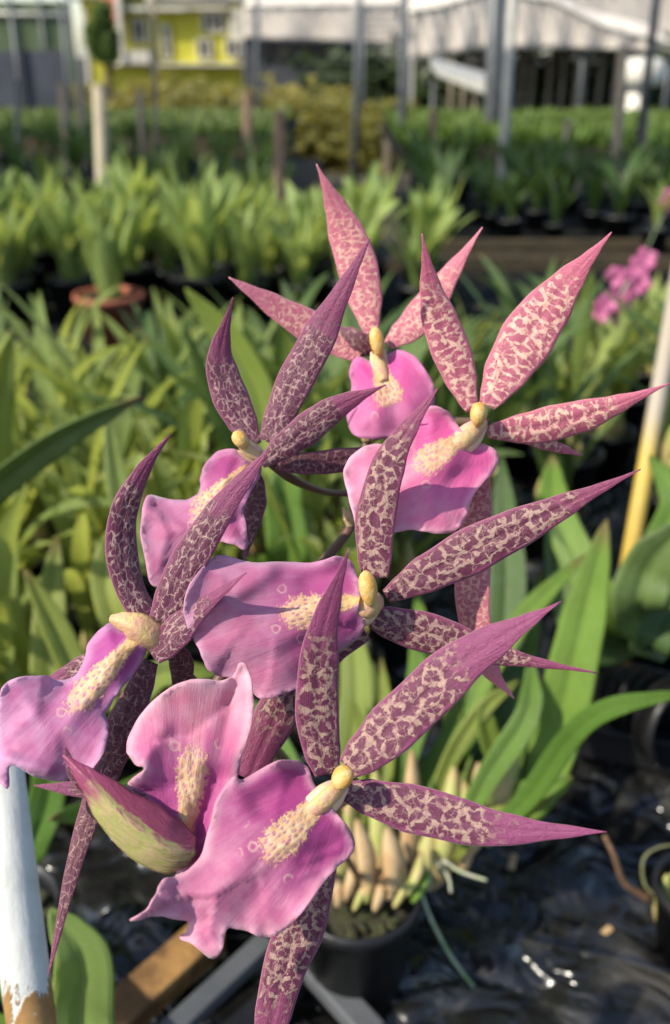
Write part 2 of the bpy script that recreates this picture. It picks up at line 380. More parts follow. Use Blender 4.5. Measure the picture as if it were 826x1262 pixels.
# ------------------------------------------------------------------ petals, lips, columns
STD = [(0, .30), (.07, .5), (.2, .82), (.4, 1), (.58, .88), (.74, .54), (.86, .24), (.95, .07), (1, .012)]
SLIM = [(0, .5), (.15, .75), (.45, 1), (.7, .72), (.88, .3), (1, .02)]
LEAFP = [(0, .45), (.15, .75), (.5, 1), (.75, .86), (.9, .5), (.97, .22), (1, .03)]
def ribbon(pts, width, prof=STD, cup=.35, roll=0, roll1=None, ripple=.03, n=56, m=14, crease=.12, seed=None):
    """pts: (px, py, depth) along the midrib; width in photo pixels; cup > 0: margins bend away from the viewer"""
    if roll1 is None: roll1 = roll
    if cup > 0 and prof is not LEAFP and m == 14: cup *= .6; crease *= .7
    rs = np.random.RandomState(seed if seed is not None else rng.randint(9999))
    sp = crom(pts, n); C = [P(*p) for p in sp]
    v = []; nrm = []; mm = []; L = 0; ph = rs.rand(4)*6.28; off = rs.rand(2)*60
    for i, c in enumerate(C):
        t = i / n
        tg = (C[min(i+1, n)] - C[max(i-1, 0)]).normalized()
        if i: L += (c - C[i-1]).length
        look = (CAM - c).normalized(); side = tg.cross(look).normalized()
        a = R(roll + (roll1 - roll) * t); side = (Matrix.Rotation(a, 3, tg) @ side); nn = side.cross(tg).normalized()
        if nn.dot(look) < 0 and abs(roll) < 85: nn = -nn
        W = .5 * width / F * sp[i][2] * interp(prof, t)
        for j in range(m + 1):
            w = -1 + 2 * j / m
            e = 1 + ripple * .6 * math.sin(t*19 + ph[0] + (w > 0)*2) * abs(w)
            h = -cup * W * (abs(w) ** 1.7) - crease * W * math.exp(-(w/.16)**2)
            h += ripple * W * abs(w)**2 * (math.sin(t*23 + ph[1] + (w > 0)*1.7) + .5*math.sin(t*41 + ph[2]))
            cs = 1 - .12 * cup * w * w
            v.append(c + side * (w * W * e * cs) + nn * h)
            nrm.append((t, .5 + .5 * w)); mm.append((L * 1000 + off[0], w * W * 1000 + off[1]))
    f = [(i*(m+1)+j, i*(m+1)+j+1, (i+1)*(m+1)+j+1, (i+1)*(m+1)+j) for i in range(n) for j in range(m)]
    return MB().add(v, f, nrm=nrm, mm=mm)

def seg_d(X, Y, x0, y0, x1, y1):
    dx, dy = x1-x0, y1-y0; t = np.clip(((X-x0)*dx+(Y-y0)*dy)/(dx*dx+dy*dy+1e-9), 0, 1)
    return np.hypot(X-x0-t*dx, Y-y0-t*dy), t
def lip(poly, d0, crest, cw, grad=(0, 0), bulge=0, folds=(), ruffle=.9, step=5, seed=0, sharp=()):
    """poly: outline (photo pixels); d0: depth at the crest's start; grad: metres per 100 px towards +x, +y; folds: ridges (x0,y0,x1,y1,amp mm,width px)"""
    pts = crom(list(poly) + [poly[0]], len(poly) * 5)[:-1]
    B = np.array(pts); rs = np.random.RandomState(seed)
    # fine irregular edge
    arc = np.arange(len(B)); nvec = np.roll(B, -1, 0) - np.roll(B, 1, 0); nl = np.hypot(nvec[:, 0], nvec[:, 1])[:, None] + 1e-6
    nv = np.stack([nvec[:, 1], -nvec[:, 0]], 1) / nl
    sm = np.convolve(np.tile(rs.randn(len(B)), 3), [.25, .5, .25], 'same')[len(B):2*len(B)]; sm2 = np.convolve(np.tile(rs.randn(len(B)), 3), np.hanning(13)/6, 'same')[len(B):2*len(B)]
    ja = sm*.75 + sm2*1.3
    B = B + nv * ja[:, None]
    x0, y0 = B.min(0); x1, y1 = B.max(0)
    gx, gy = np.meshgrid(np.arange(x0, x1, step), np.arange(y0, y1, step * .87)); gx = gx + (np.arange(gx.shape[0]) % 2)[:, None] * step / 2
    gx = gx.ravel(); gy = gy.ravel()
    inside = np.zeros(len(gx), bool); n = len(B)
    for i in range(n):
        ax, ay = B[i]; bx, by = B[(i+1) % n]
        c = ((ay > gy) != (by > gy)) & (gx < (bx-ax)*(gy-ay)/(by-ay+1e-12)+ax); inside ^= c
    def edge(X, Y):
        best = np.full(len(X), 1e9); s = np.zeros(len(X))
        for i in range(n):
            d, t = seg_d(X, Y, *B[i], *B[(i+1) % n]); k = d < best; best[k] = d[k]; s[k] = i + t[k]
        return best, s
    e, _ = edge(gx, gy); k = inside & (e > step * .45)
    X = np.concatenate([B[:, 0], gx[k]]); Y = np.concatenate([B[:, 1], gy[k]])
    res = geometry.delaunay_2d_cdt([Vector((a, b)) for a, b in zip(X, Y)], [], [list(range(n))], 1, 1e-4)
    X = np.array([p.x for p in res[0]]); Y = np.array([p.y for p in res[0]]); faces = [tuple(q) for q in res[2]]
    E, S = edge(X, Y)
    cx0, cy0, cx1, cy1 = crest; cl = math.hypot(cx1-cx0, cy1-cy0); ux, uy = (cx1-cx0)/cl, (cy1-cy0)/cl
    s = (X-cx0)*ux + (Y-cy0)*uy; l = -(X-cx0)*uy + (Y-cy0)*ux
    D = d0 + grad[0]*(X-cx0)/100 + grad[1]*(Y-cy0)/100
    size = max(x1-x0, y1-y0)
    D = D - bulge * (1 - np.exp(-(E/ (size*.18))**2))
    rf = lambda k: np.interp(S, np.arange(len(B)+1), np.append(*(lambda q: (q, q[0]))(np.convolve(np.tile(rs.randn(len(B)), 3), np.hanning(k)/math.sqrt(k*.375), 'same')[len(B):2*len(B)])))
    ruffle *= 1.35; D = D + ruffle*.001*np.exp(-E/(size*.08))*(rf(17)*1.25+rf(7)*.5*np.exp(-E/(size*.03))) + ruffle*.0011*np.exp(-E/(size*.2))*rf(41)
    # radiating pleats
    th = np.arctan2(l, s+1e-6); rad = np.hypot(s, l)
    D = D + .00020*np.clip(rad/80, 0, 1.3)*(np.sin(th*9+np.sin(rad*.03)*1.5+2*np.sin(th*2))+.5*np.sin(th*23+3*np.sin(th*3)+1))
    for (a, b, c, d, amp, wd) in list(folds) + [(cx0, cy0, cx0+ux*cl*.8, cy0+uy*cl*.8, 1.3, cw*.45)]:
        dd, t = seg_d(X, Y, a, b, c, d); D = D - (1.0 if a == cx0 else 1.7)*amp*.001*np.exp(-(dd/wd)**2)
    # knobbly callus
    cm = np.exp(-((s/cl-.45)/.55)**4 - (l/(cw*.5))**2)
    wx = np.array([s*.16+np.sin(l*.23)*.8, l*.2+np.sin(s*.17)*.8]); D = D - .0004*cm*(np.sin(wx[0]*2.3+np.sin(wx[1]*3))*np.sin(wx[1]*2.9+np.sin(wx[0]*1.7)*1.5)+.6)
    v = [P(a, b, d) for a, b, d in zip(X, Y, D)]
    k = d0/F
    off = rs.rand(2)*80
    mb = MB().add(v, faces, nrm=list(zip(s/cl, l/(cw*.5))), mm=list(zip(s*k*1000+off[0], l*k*1000+off[1])), edge=list(zip(E*k, rad/size)))
    return mb

def column(parent, pts, radii, cap=None):
    q = crom([(a, b, c) for a, b, c in pts], 14)
    rr = [interp([(i/(len(radii)-1), r) for i, r in enumerate(radii)], i/14)/F*pts[0][2] for i in range(15)]
    rr = [x*.78 for x in rr]; MB().tube([P(*p) for p in q], rr, 16, .7).build('column', M['colm'], parent)
    for sg in (-1, 1):
        nx, ny = -(pts[-1][1]-pts[0][1]), pts[-1][0]-pts[0][0]; ln = math.hypot(nx, ny); o_ = sg*radii[1]*.85
        wq = [(a+nx/ln*o_*(.6, 1, 1.15, .8)[i], b+ny/ln*o_*(.6, 1, 1.15, .8)[i], c+.0006) for i, (a, b, c) in enumerate((pts+[pts[-1]])[:4])] if len(pts) > 3 else [(a+nx/ln*o_, b+ny/ln*o_, c+.0006) for a, b, c in pts]
        ribbon(wq, radii[1]*.95, prof=[(0,.3),(.4,1),(.75,.8),(1,.1)], n=16, m=8, cup=.3, roll=sg*35, seed=60+sg).build('column_wing', M['wing'], parent, thick=.0004)
    if cap:
        (x0, y0, dd0), (x1, y1, dd1), r = cap
        q = crom([(x0, y0, dd0), ((x0+x1)/2, (y0+y1)/2, (dd0+dd1)/2-.0008), (x1, y1, dd1)], 12)
        rr = [.88*r/F*dd0*math.sqrt(max(.02, 1-(2*i/12-1)**2))*(1.08-.2*i/12) for i in range(13)]
        MB().tube([P(*p) for p in q], rr, 16, .85).build('anther_cap', M['cap'], parent)

# ------------------------------------------------------------------ the flowering plant
spray_base = P(440, 1120, .80)
plant = empty('orchid_plant', (spray_base.x, spray_base.y, 0), 'flowering orchid plant in the foreground with seven magenta-lipped star flowers on its spike', 'orchid')
def ribbonpart(name, mat, parent, thick, *a, **k): return ribbon(*a, **k).build(name, mat, parent, thick=thick)

# flower spike (rachis) rising behind the flowers
rach = [(452, 1100, .74), (400, 1010, .56), (345, 930, .43), (285, 885, .37), (262, 855, .355), (300, 800, .36), (372, 720, .372), (432, 650, .38), (436, 608, .385), (452, 545, .39), (462, 480, .392)]
MB().tube([P(*p) for p in crom(rach, 60)], [.0026 - .0012*i/60 for i in range(61)], 12).build('flower_stem', M['stem'], plant)
for (bx, by, bd_, ex, ey) in [(300,800,.360,318,770),(372,720,.372,392,700),(432,650,.380,422,625),(436,608,.385,446,585),(452,545,.39,440,522),(285,885,.37,272,850)]:
    ribbon([(bx, by, bd_-.002), ((bx+ex)/2+3, (by+ey)/2, bd_-.003), (ex, ey, bd_-.001)], 15, prof=SLIM, n=12, m=6, seed=70).build('bract', M['sheath'], plant, thick=.0004)
def flower(label, ped):
    q = crom(ped, 20)
    fo = MB().tube([P(*p) for p in q], [.0013+.0009*(i/20)**2 for i in range(21)], 12).build('flower', M['stem'], plant)
    tag(fo, label); return fo
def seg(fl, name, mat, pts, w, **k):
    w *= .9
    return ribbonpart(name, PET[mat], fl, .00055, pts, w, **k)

# F1 topmost flower
f = flower('topmost pale pink flower with a violet pink lip', [(462, 480, .392), (466, 455, .388), (466, 430, .380)])
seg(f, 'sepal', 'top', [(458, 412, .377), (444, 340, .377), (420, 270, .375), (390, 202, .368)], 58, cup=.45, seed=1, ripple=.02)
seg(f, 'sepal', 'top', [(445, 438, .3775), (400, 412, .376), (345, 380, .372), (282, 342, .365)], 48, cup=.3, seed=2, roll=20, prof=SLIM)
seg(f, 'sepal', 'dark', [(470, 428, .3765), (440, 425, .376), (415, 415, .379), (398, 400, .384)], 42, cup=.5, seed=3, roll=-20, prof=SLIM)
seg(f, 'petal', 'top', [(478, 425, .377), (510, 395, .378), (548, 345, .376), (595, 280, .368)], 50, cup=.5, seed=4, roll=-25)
lip([(455,445),(440,440),(431,455),(433,480),(427,508),(434,534),(458,541),(490,536),(515,524),(534,502),(536,480),(526,458),(510,438),(490,431),(474,438)], .374, (464, 445, 484, 500), 32, grad=(0, -.006), bulge=.003, folds=[(470,450,490,530,-1.5,14)], seed=1).build('lip', LIP['top'], f, thick=.0005)
column(f, [(466, 432, .376), (468, 450, .373), (474, 470, .371)], [6, 10, 11, 8], ((462, 403, .372), (468, 440, .371), 11))

# F5 right upper, sunlit
f = flower('bright sunlit pink flower on the right of the spike', [(452, 545, .39), (510, 520, .385), (575, 520, .365), (598, 522, .352)])
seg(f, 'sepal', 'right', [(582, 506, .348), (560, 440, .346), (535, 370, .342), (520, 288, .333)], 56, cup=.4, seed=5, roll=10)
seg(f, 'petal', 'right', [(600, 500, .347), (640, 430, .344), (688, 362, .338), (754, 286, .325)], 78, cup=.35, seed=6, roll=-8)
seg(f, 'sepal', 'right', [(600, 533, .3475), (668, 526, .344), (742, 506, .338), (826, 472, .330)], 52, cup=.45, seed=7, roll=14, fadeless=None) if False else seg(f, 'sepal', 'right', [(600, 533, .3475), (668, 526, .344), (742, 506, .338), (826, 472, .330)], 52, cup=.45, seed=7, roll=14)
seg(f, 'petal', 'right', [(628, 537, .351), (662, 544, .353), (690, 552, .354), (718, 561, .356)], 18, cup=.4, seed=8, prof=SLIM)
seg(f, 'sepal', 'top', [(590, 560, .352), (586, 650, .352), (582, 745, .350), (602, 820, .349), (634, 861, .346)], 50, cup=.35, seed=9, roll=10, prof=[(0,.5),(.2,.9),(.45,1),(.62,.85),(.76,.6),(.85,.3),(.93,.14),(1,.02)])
lip([(562,522),(550,506),(530,501),(512,508),(500,528),(503,545),(480,549),(455,547),(436,558),(424,578),(428,608),(436,636),(442,655),(462,652),(485,656),(510,653),(540,657),(560,655),(574,640),(582,615),(597,594),(611,578),(612,560),(600,549),(584,545),(574,536)], .3435, (578, 535, 512, 578), 32, grad=(.004, -.012), bulge=.004, folds=[(560,560,520,640,.9,10),(545,600,600,560,-1.2,14)], seed=2, ruffle=1.2).build('lip', LIP['right'], f, thick=.0005)
column(f, [(596, 520, .3465), (584, 533, .342), (570, 545, .340), (550, 557, .3405)], [9, 13, 14, 9], ((592, 496, .340), (588, 526, .340), 14))

# F2 left upper
f = flower('deep maroon flower at the upper left with long brown stalk', [(436, 608, .385), (400, 606, .372), (360, 590, .352), (326, 562, .342)])
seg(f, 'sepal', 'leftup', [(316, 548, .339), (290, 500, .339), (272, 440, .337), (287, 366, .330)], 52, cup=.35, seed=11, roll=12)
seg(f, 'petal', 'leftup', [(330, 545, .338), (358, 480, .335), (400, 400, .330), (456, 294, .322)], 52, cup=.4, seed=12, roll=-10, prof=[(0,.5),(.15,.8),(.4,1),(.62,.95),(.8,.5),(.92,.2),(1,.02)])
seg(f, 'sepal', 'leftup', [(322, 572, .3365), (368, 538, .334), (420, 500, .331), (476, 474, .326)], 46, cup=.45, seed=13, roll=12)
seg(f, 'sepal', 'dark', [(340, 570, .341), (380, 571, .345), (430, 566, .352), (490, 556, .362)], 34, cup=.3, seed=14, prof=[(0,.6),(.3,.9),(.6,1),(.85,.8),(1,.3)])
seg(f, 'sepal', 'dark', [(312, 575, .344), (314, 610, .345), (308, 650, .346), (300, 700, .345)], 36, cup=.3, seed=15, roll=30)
lip([(302,562),(286,553),(268,557),(254,571),(247,590),(246,606),(233,615),(210,617),(182,611),(175,640),(176,672),(180,700),(190,722),(205,718),(225,698),(245,678),(265,668),(288,672),(304,676),(304,650),(301,628),(310,606),(320,590),(322,572),(312,565)], .3395, (306, 575, 240, 640), 30, grad=(.004, -.008), bulge=.003, folds=[(180,630,232,655,.8,5),(250,640,300,620,.8,9),(265,645,305,640,-.6,6)], seed=3).build('lip', LIP['leftup'], f, thick=.0005)
column(f, [(322, 566, .338), (308, 556, .336), (298, 548, .335)], [8, 10, 10, 8], ((289, 532, .333), (304, 552, .334), 11))

# F3 far left
f = flower('maroon netted flower at the left edge seen from the side', [(262, 855, .355), (235, 835, .335), (205, 795, .318)])
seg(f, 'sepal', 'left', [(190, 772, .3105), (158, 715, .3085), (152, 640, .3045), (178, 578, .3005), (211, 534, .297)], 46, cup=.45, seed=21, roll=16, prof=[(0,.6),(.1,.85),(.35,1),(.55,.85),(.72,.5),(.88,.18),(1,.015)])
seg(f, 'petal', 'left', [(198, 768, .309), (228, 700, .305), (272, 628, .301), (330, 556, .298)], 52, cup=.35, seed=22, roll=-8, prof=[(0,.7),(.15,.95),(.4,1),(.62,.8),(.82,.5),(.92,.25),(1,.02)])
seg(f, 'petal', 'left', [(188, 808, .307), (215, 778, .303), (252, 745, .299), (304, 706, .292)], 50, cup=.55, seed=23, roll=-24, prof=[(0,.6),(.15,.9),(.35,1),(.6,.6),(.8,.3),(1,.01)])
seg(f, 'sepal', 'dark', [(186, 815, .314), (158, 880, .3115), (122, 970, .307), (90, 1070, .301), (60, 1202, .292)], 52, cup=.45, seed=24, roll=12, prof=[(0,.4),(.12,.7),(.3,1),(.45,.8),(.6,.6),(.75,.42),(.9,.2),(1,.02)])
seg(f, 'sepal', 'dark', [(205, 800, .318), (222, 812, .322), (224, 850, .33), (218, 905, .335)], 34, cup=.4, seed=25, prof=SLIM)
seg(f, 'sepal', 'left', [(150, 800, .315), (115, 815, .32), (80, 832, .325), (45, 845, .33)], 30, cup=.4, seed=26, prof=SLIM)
lip([(150,772),(135,768),(119,780),(108,796),(104,816),(92,832),(72,838),(50,832),(22,836),(3,848),(-3,880),(0,920),(-8,950),(10,972),(14,944),(40,955),(66,962),(90,960),(106,954),(121,940),(131,918),(134,896),(130,880),(139,866),(151,848),(166,830),(176,812),(180,796),(168,780)], .309, (176, 778, 86, 876), 30, grad=(.006, -.008), bulge=.003, folds=[(8,935,60,950,1.4,8),(120,800,60,870,-.8,12),(20,900,70,850,.5,8)], seed=4, ruffle=1.1).build('lip', LIP['left'], f, thick=.0005)
hood = ribbon([(202, 800, .309), (184, 786, .3045), (162, 772, .303), (136, 762, .305)], 40, prof=[(0,.7),(.25,1),(.6,.95),(.85,.6),(1,.15)], cup=.7, n=24, m=12, seed=27, crease=-.1, roll=-12)
hood.build('column', M['colm'], f, thick=.0012)

# F4 centre right
f = flower('large maroon flower at the centre, lip spread out to its left', [(372, 720, .372), (410, 735, .35), (455, 745, .332), (466, 738, .325)])
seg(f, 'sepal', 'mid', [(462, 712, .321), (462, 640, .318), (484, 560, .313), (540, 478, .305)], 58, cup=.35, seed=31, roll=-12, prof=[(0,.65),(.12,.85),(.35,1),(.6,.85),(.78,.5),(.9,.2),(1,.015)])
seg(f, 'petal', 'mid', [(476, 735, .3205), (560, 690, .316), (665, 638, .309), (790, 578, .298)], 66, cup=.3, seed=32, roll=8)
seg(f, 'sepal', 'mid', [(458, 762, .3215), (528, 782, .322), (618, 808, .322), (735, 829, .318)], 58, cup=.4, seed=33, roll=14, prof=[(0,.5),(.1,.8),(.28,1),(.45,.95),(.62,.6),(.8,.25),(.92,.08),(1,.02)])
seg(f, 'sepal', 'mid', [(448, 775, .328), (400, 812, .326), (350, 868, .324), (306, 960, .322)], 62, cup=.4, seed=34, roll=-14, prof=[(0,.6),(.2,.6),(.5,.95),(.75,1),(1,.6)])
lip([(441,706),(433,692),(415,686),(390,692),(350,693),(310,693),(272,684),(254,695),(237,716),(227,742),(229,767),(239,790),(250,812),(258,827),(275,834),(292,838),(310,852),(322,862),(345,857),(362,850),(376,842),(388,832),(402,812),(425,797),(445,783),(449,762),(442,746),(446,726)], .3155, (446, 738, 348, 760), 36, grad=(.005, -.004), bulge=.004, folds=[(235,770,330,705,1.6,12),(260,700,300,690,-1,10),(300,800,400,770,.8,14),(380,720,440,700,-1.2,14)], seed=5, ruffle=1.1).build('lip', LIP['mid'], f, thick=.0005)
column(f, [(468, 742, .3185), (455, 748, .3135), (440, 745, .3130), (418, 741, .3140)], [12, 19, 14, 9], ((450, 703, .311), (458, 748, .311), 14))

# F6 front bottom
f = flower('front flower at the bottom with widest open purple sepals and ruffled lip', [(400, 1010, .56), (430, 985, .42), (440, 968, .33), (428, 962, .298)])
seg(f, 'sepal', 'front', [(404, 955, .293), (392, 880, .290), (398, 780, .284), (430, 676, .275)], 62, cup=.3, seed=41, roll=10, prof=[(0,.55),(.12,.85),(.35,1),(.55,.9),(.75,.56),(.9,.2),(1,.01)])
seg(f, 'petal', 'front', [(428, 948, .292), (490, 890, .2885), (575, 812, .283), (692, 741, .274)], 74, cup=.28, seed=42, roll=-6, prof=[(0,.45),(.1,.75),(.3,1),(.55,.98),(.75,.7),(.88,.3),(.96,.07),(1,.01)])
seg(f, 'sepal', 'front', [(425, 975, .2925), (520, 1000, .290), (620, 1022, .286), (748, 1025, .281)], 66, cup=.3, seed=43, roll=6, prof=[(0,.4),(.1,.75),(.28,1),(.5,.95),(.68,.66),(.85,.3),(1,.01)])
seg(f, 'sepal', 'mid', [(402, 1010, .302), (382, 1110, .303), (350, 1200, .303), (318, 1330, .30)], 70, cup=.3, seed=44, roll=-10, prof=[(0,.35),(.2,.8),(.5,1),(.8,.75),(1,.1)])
lip([(388,968),(376,942),(352,936),(328,944),(300,960),(285,958),(268,985),(258,1020),(246,1056),(222,1078),(200,1085),(192,1100),(180,1122),(160,1134),(186,1130),(212,1132),(232,1136),(229,1148),(221,1156),(238,1166),(262,1181),(275,1168),(280,1146),(300,1147),(325,1156),(345,1149),(370,1126),(396,1092),(416,1068),(436,1046),(431,1022),(417,1003),(404,990)], .2885, (408, 975, 326, 1056), 40, grad=(.004, -.007), bulge=.004, folds=[(380,950,320,990,-1.6,16),(420,1020,380,1090,-1,16),(300,1060,250,1120,.8,16),(200,1110,262,1170,.7,10),(300,1120,340,1060,-.6,16),(380,1060,420,1045,.5,4),(370,1080,410,1065,.5,4)], seed=6, ruffle=1.4).build('lip', LIP['front'], f, thick=.0005)
column(f, [(424, 965, .2885), (410, 978, .2850), (394, 992, .284), (374, 1008, .2845)], [11, 15, 15, 11], ((431, 945, .283), (413, 971, .283), 16))

# F7 lower left, lip cupped upward, seen from behind its green bud-like sepals
f = flower('half open flower at the lower left with green and maroon sepals closed like a bud', [(345, 930, .43), (300, 990, .36), (255, 1055, .30), (235, 1062, .286)])
lip([(156,928),(158,908),(178,876),(204,852),(235,838),(270,838),(288,832),(296,816),(307,828),(313,858),(310,892),(300,930),(292,962),(279,985),(270,1010),(273,1036),(262,1056),(246,1070),(230,1080),(214,1092),(216,1080),(224,1060),(215,1040),(198,1015),(180,992),(163,978),(158,964),(176,948),(168,944)], .2855, (228, 1040, 240, 922), 34, grad=(.004, .0), bulge=-.004, folds=[(295,830,262,1000,-1.2,12),(270,1000,220,1085,1.8,10),(240,1040,262,960,-1.6,14),(170,940,200,900,.9,12)], seed=7, ruffle=1.2).build('lip', LIP['cup'], f, thick=.0005)
# cupped sepals
b = ribbon([(240, 1052, .279), (200, 1042, .274), (150, 1005, .272), (112, 965, .273), (78, 930, .276)], 74, prof=[(0,.5),(.12,.9),(.35,1),(.6,.7),(.8,.35),(.92,.14),(1,.02)], cup=.75, roll=-10, seed=51, crease=-.15)
b.build('sepal', M['bud'], f, thick=.0006)
seg(f, 'sepal', 'left', [(180, 985, .281), (130, 975, .2805), (90, 972, .280), (42, 968, .280)], 26, cup=.3, seed=52, prof=SLIM)
seg(f, 'petal', 'dark', [(150, 1000, .2785), (118, 975, .277), (94, 955, .276), (80, 920, .276)], 26, cup=.4, seed=53, prof=SLIM)

# leaves, bulbs, roots and pot of the same plant
def handleaf(parent, mat, pts, w, **k):
    k.setdefault('cup', -.25); k.setdefault('prof', LEAFP)
    return ribbon(pts, w, n=30, m=8, ripple=.01, crease=.22, **k).build('leaf', M[mat], parent, thick=.0012)
own = [
 ([(650, 1010, .76), (680, 930, .76), (712, 800, .75), (748, 640, .74)], 72, 'leaf_fresh'),
 ([(520, 1020, .80), (560, 900, .82), (640, 770, .84), (722, 682, .85)], 36, 'leaf_fresh'),
 ([(560, 1040, .74), (600, 960, .74), (650, 880, .74), (655, 810, .76)], 38, 'leaf_fresh'),
 ([(600, 1030, .74), (650, 985, .72), (730, 885, .66), (850, 852, .60)], 36, 'leaf_fresh'),
 ([(600, 1010, .76), (640, 980, .75), (680, 970, .74), (706, 958, .73)], 34, 'leaf_fresh'),
 ([(440, 1060, .78), (432, 960, .80), (440, 850, .82), (430, 740, .85)], 50, 'leaf_lime'),
 ([(470, 1060, .80), (490, 940, .83), (520, 830, .86), (515, 730, .9)], 44, 'leaf_fresh'),
 ([(540, 1030, .80), (600, 900, .84), (625, 740, .88), (618, 560, .92)], 60, 'leaf_blue'),
 ([(500, 1050, .78), (530, 960, .80), (585, 880, .82), (600, 780, .85)], 46, 'leaf_fresh'),
 ([(620, 1020, .80), (640, 900, .86), (650, 800, .9), (668, 700, .95)], 30, 'leaf_fresh'),
 ([(590, 1030, .78), (575, 960, .80), (560, 900, .82), (556, 830, .84)], 34, 'leaf_lime'),
 ([(450, 1070, .76), (470, 990, .78), (478, 900, .80), (470, 810, .82)], 26, 'leaf_lime'),
 ([(480, 1070, .80), (420, 940, .83), (455, 840, .86), (400, 760, .88)], 30, 'leaf'),
 ([(530, 1060, .77), (545, 960, .78), (590, 880, .78), (640, 838, .78)], 26, 'leaf_lime'),
 ([(500, 1060, .77), (500, 960, .79), (520, 890, .80), (560, 800, .82)], 28, 'leaf_fresh'),
 ([(440, 1080, .77), (455, 1000, .78), (452, 920, .79), (434, 860, .80)], 22, 'leaf_lime'),
 ([(560, 1060, .75), (600, 1010, .74), (640, 1000, .73), (680, 985, .72)], 22, 'leaf_lime'),
 ([(640, 1000, .78), (615, 940, .78), (600, 900, .78), (596, 862, .78)], 34, 'leaf_lime'),
 ([(420, 1080, .76), (370, 980, .75), (330, 900, .78), (300, 860, .8)], 40, 'leaf_fresh'),
]
for pts, w, mt in own: handleaf(plant, mt, pts, w*.86, roll=random.uniform(-25, 25))
rb_ = random.Random(5)
bulbs = [(392,1112,384,1075,9,'leafbit'),(418,1118,410,1078,12,'sheath'),(436,1122,448,1076,12,'bulb'),(462,1122,470,1070,13,'sheath'),(486,1118,500,1070,12,'bulb'),(508,1112,528,1072,10,'leafbit'),(470,1112,455,1084,8,'leafbit'),(404,1100,380,1050,10,'bulb'),(530,1095,560,1040,14,'sheath'),(405,1105,398,1062,12,'bulb'),(425,1110,436,1050,14,'sheath'),(452,1112,450,1058,13,'bulb'),(478,1108,492,1052,14,'sheath'),(500,1104,520,1050,12,'bulb'),(440,1080,470,1000,9,'leafbit'),(520,1080,545,1010,9,'leafbit'),(410,1080,415,1010,8,'leafbit'),(430,1095,400,1000,22,'bulb'),(470,1095,462,950,26,'bulb'),(500,1090,508,925,24,'sheath'),(540,1085,560,945,28,'bulb'),(455,1100,440,1010,20,'sheath'),(570,1075,590,940,22,'sheath'),(520,1095,530,1000,22,'bulb'),(600,1040,640,880,24,'bulb'),(400,1095,352,1060,14,'sheath'),(485,1100,478,1020,24,'sheath'),(545,1085,505,1010,22,'bulb'),(415,1098,380,1040,20,'bulb'),(560,1060,600,1000,20,'sheath'),(430,1040,425,930,16,'bulb'),(580,1050,570,960,18,'bulb')]
for (x, y, x2, y2, w, mt) in bulbs:
    d = .76 if y < 1100 else .705; q = crom([(x, y, d), ((x+x2)/2+4, (y+y2)/2, d), (x2, y2, d+.01)], 10)
    w *= random.uniform(.62, .9); MB().tube([P(*p) for p in q], [w/F*d*max(.12, math.sin((.12+.88*i/10)*math.pi*.96))**.7 for i in range(11)], 12, .7).build('pseudobulb', M[mt], plant)
for q, mt, r in [([(545,1060,.74),(570,1075,.73),(600,1085,.72)], 'root', .0024), ([(520,1065,.74),(530,1080,.72),(528,1098,.71)], 'root', .0022), ([(500,1060,.74),(490,1085,.72),(484,1110,.71)], 'root', .0022), ([(535,1060,.74),(552,1080,.72),(556,1100,.71)], 'root', .0022), ([(512,1078,.74),(530,1130,.73),(560,1185,.74),(600,1235,.76)], 'root_green', .0026)]:
    MB().tube([P(*p) for p in crom(q, 14)], [.65*r*(1-.3*i/14) for i in range(15)], 10).build('root', M[mt], plant)
def pot_mb(c, r, h, wall=.002, seg=28):
    prof = [(r*.76, 0), (r*.96, h*.86), (r*1.04, h*.86), (r*1.05, h), (r*.98, h), (r*.93, h*.84), (r*.74, wall)]
    v = [(c[0]+p[0]*math.cos(2*math.pi*k/seg), c[1]+p[0]*math.sin(2*math.pi*k/seg), c[2]+p[1]) for p in prof for k in range(seg)]
    n = len(prof); f = [(i*seg+k, i*seg+(k+1) % seg, (i+1)*seg+(k+1) % seg, (i+1)*seg+k) for i in range(n-1) for k in range(seg)]
    f += [tuple(range(seg))[::-1], tuple(range((n-1)*seg, n*seg))]
    return MB().add(v, f)
def bark_mb(c, r, z, seed=0):
    rs = np.random.RandomState(seed); mb = MB()
    k = 16; v = [(c[0], c[1], z)] + [(c[0]+r*math.cos(2*math.pi*i/k), c[1]+r*math.sin(2*math.pi*i/k), z-.004) for i in range(k)]
    mb.add(v, [(0, 1+i, 1+(i+1) % k) for i in range(k)])
    for i in range(26):
        a = rs.rand()*6.28; q = r*math.sqrt(rs.rand())*.92; s = rs.uniform(.004, .009); p = (c[0]+q*math.cos(a), c[1]+q*math.sin(a), z)
        t = rs.rand()*6.28; d = Vector((math.cos(t), math.sin(t), rs.uniform(-.4, .4)))*s
        mb.bar(Vector(p)-d, Vector(p)+d, s*.9, s*.6)
    return mb
pc = PZ(440, 1128, .085)
pot_mb((pc.x, pc.y+.01, 0), .045, .10).build('pot', M['pot'], plant)
bark_mb((pc.x, pc.y+.01), .041, .084, 3).build('potting_bark', M['bark'], plant)

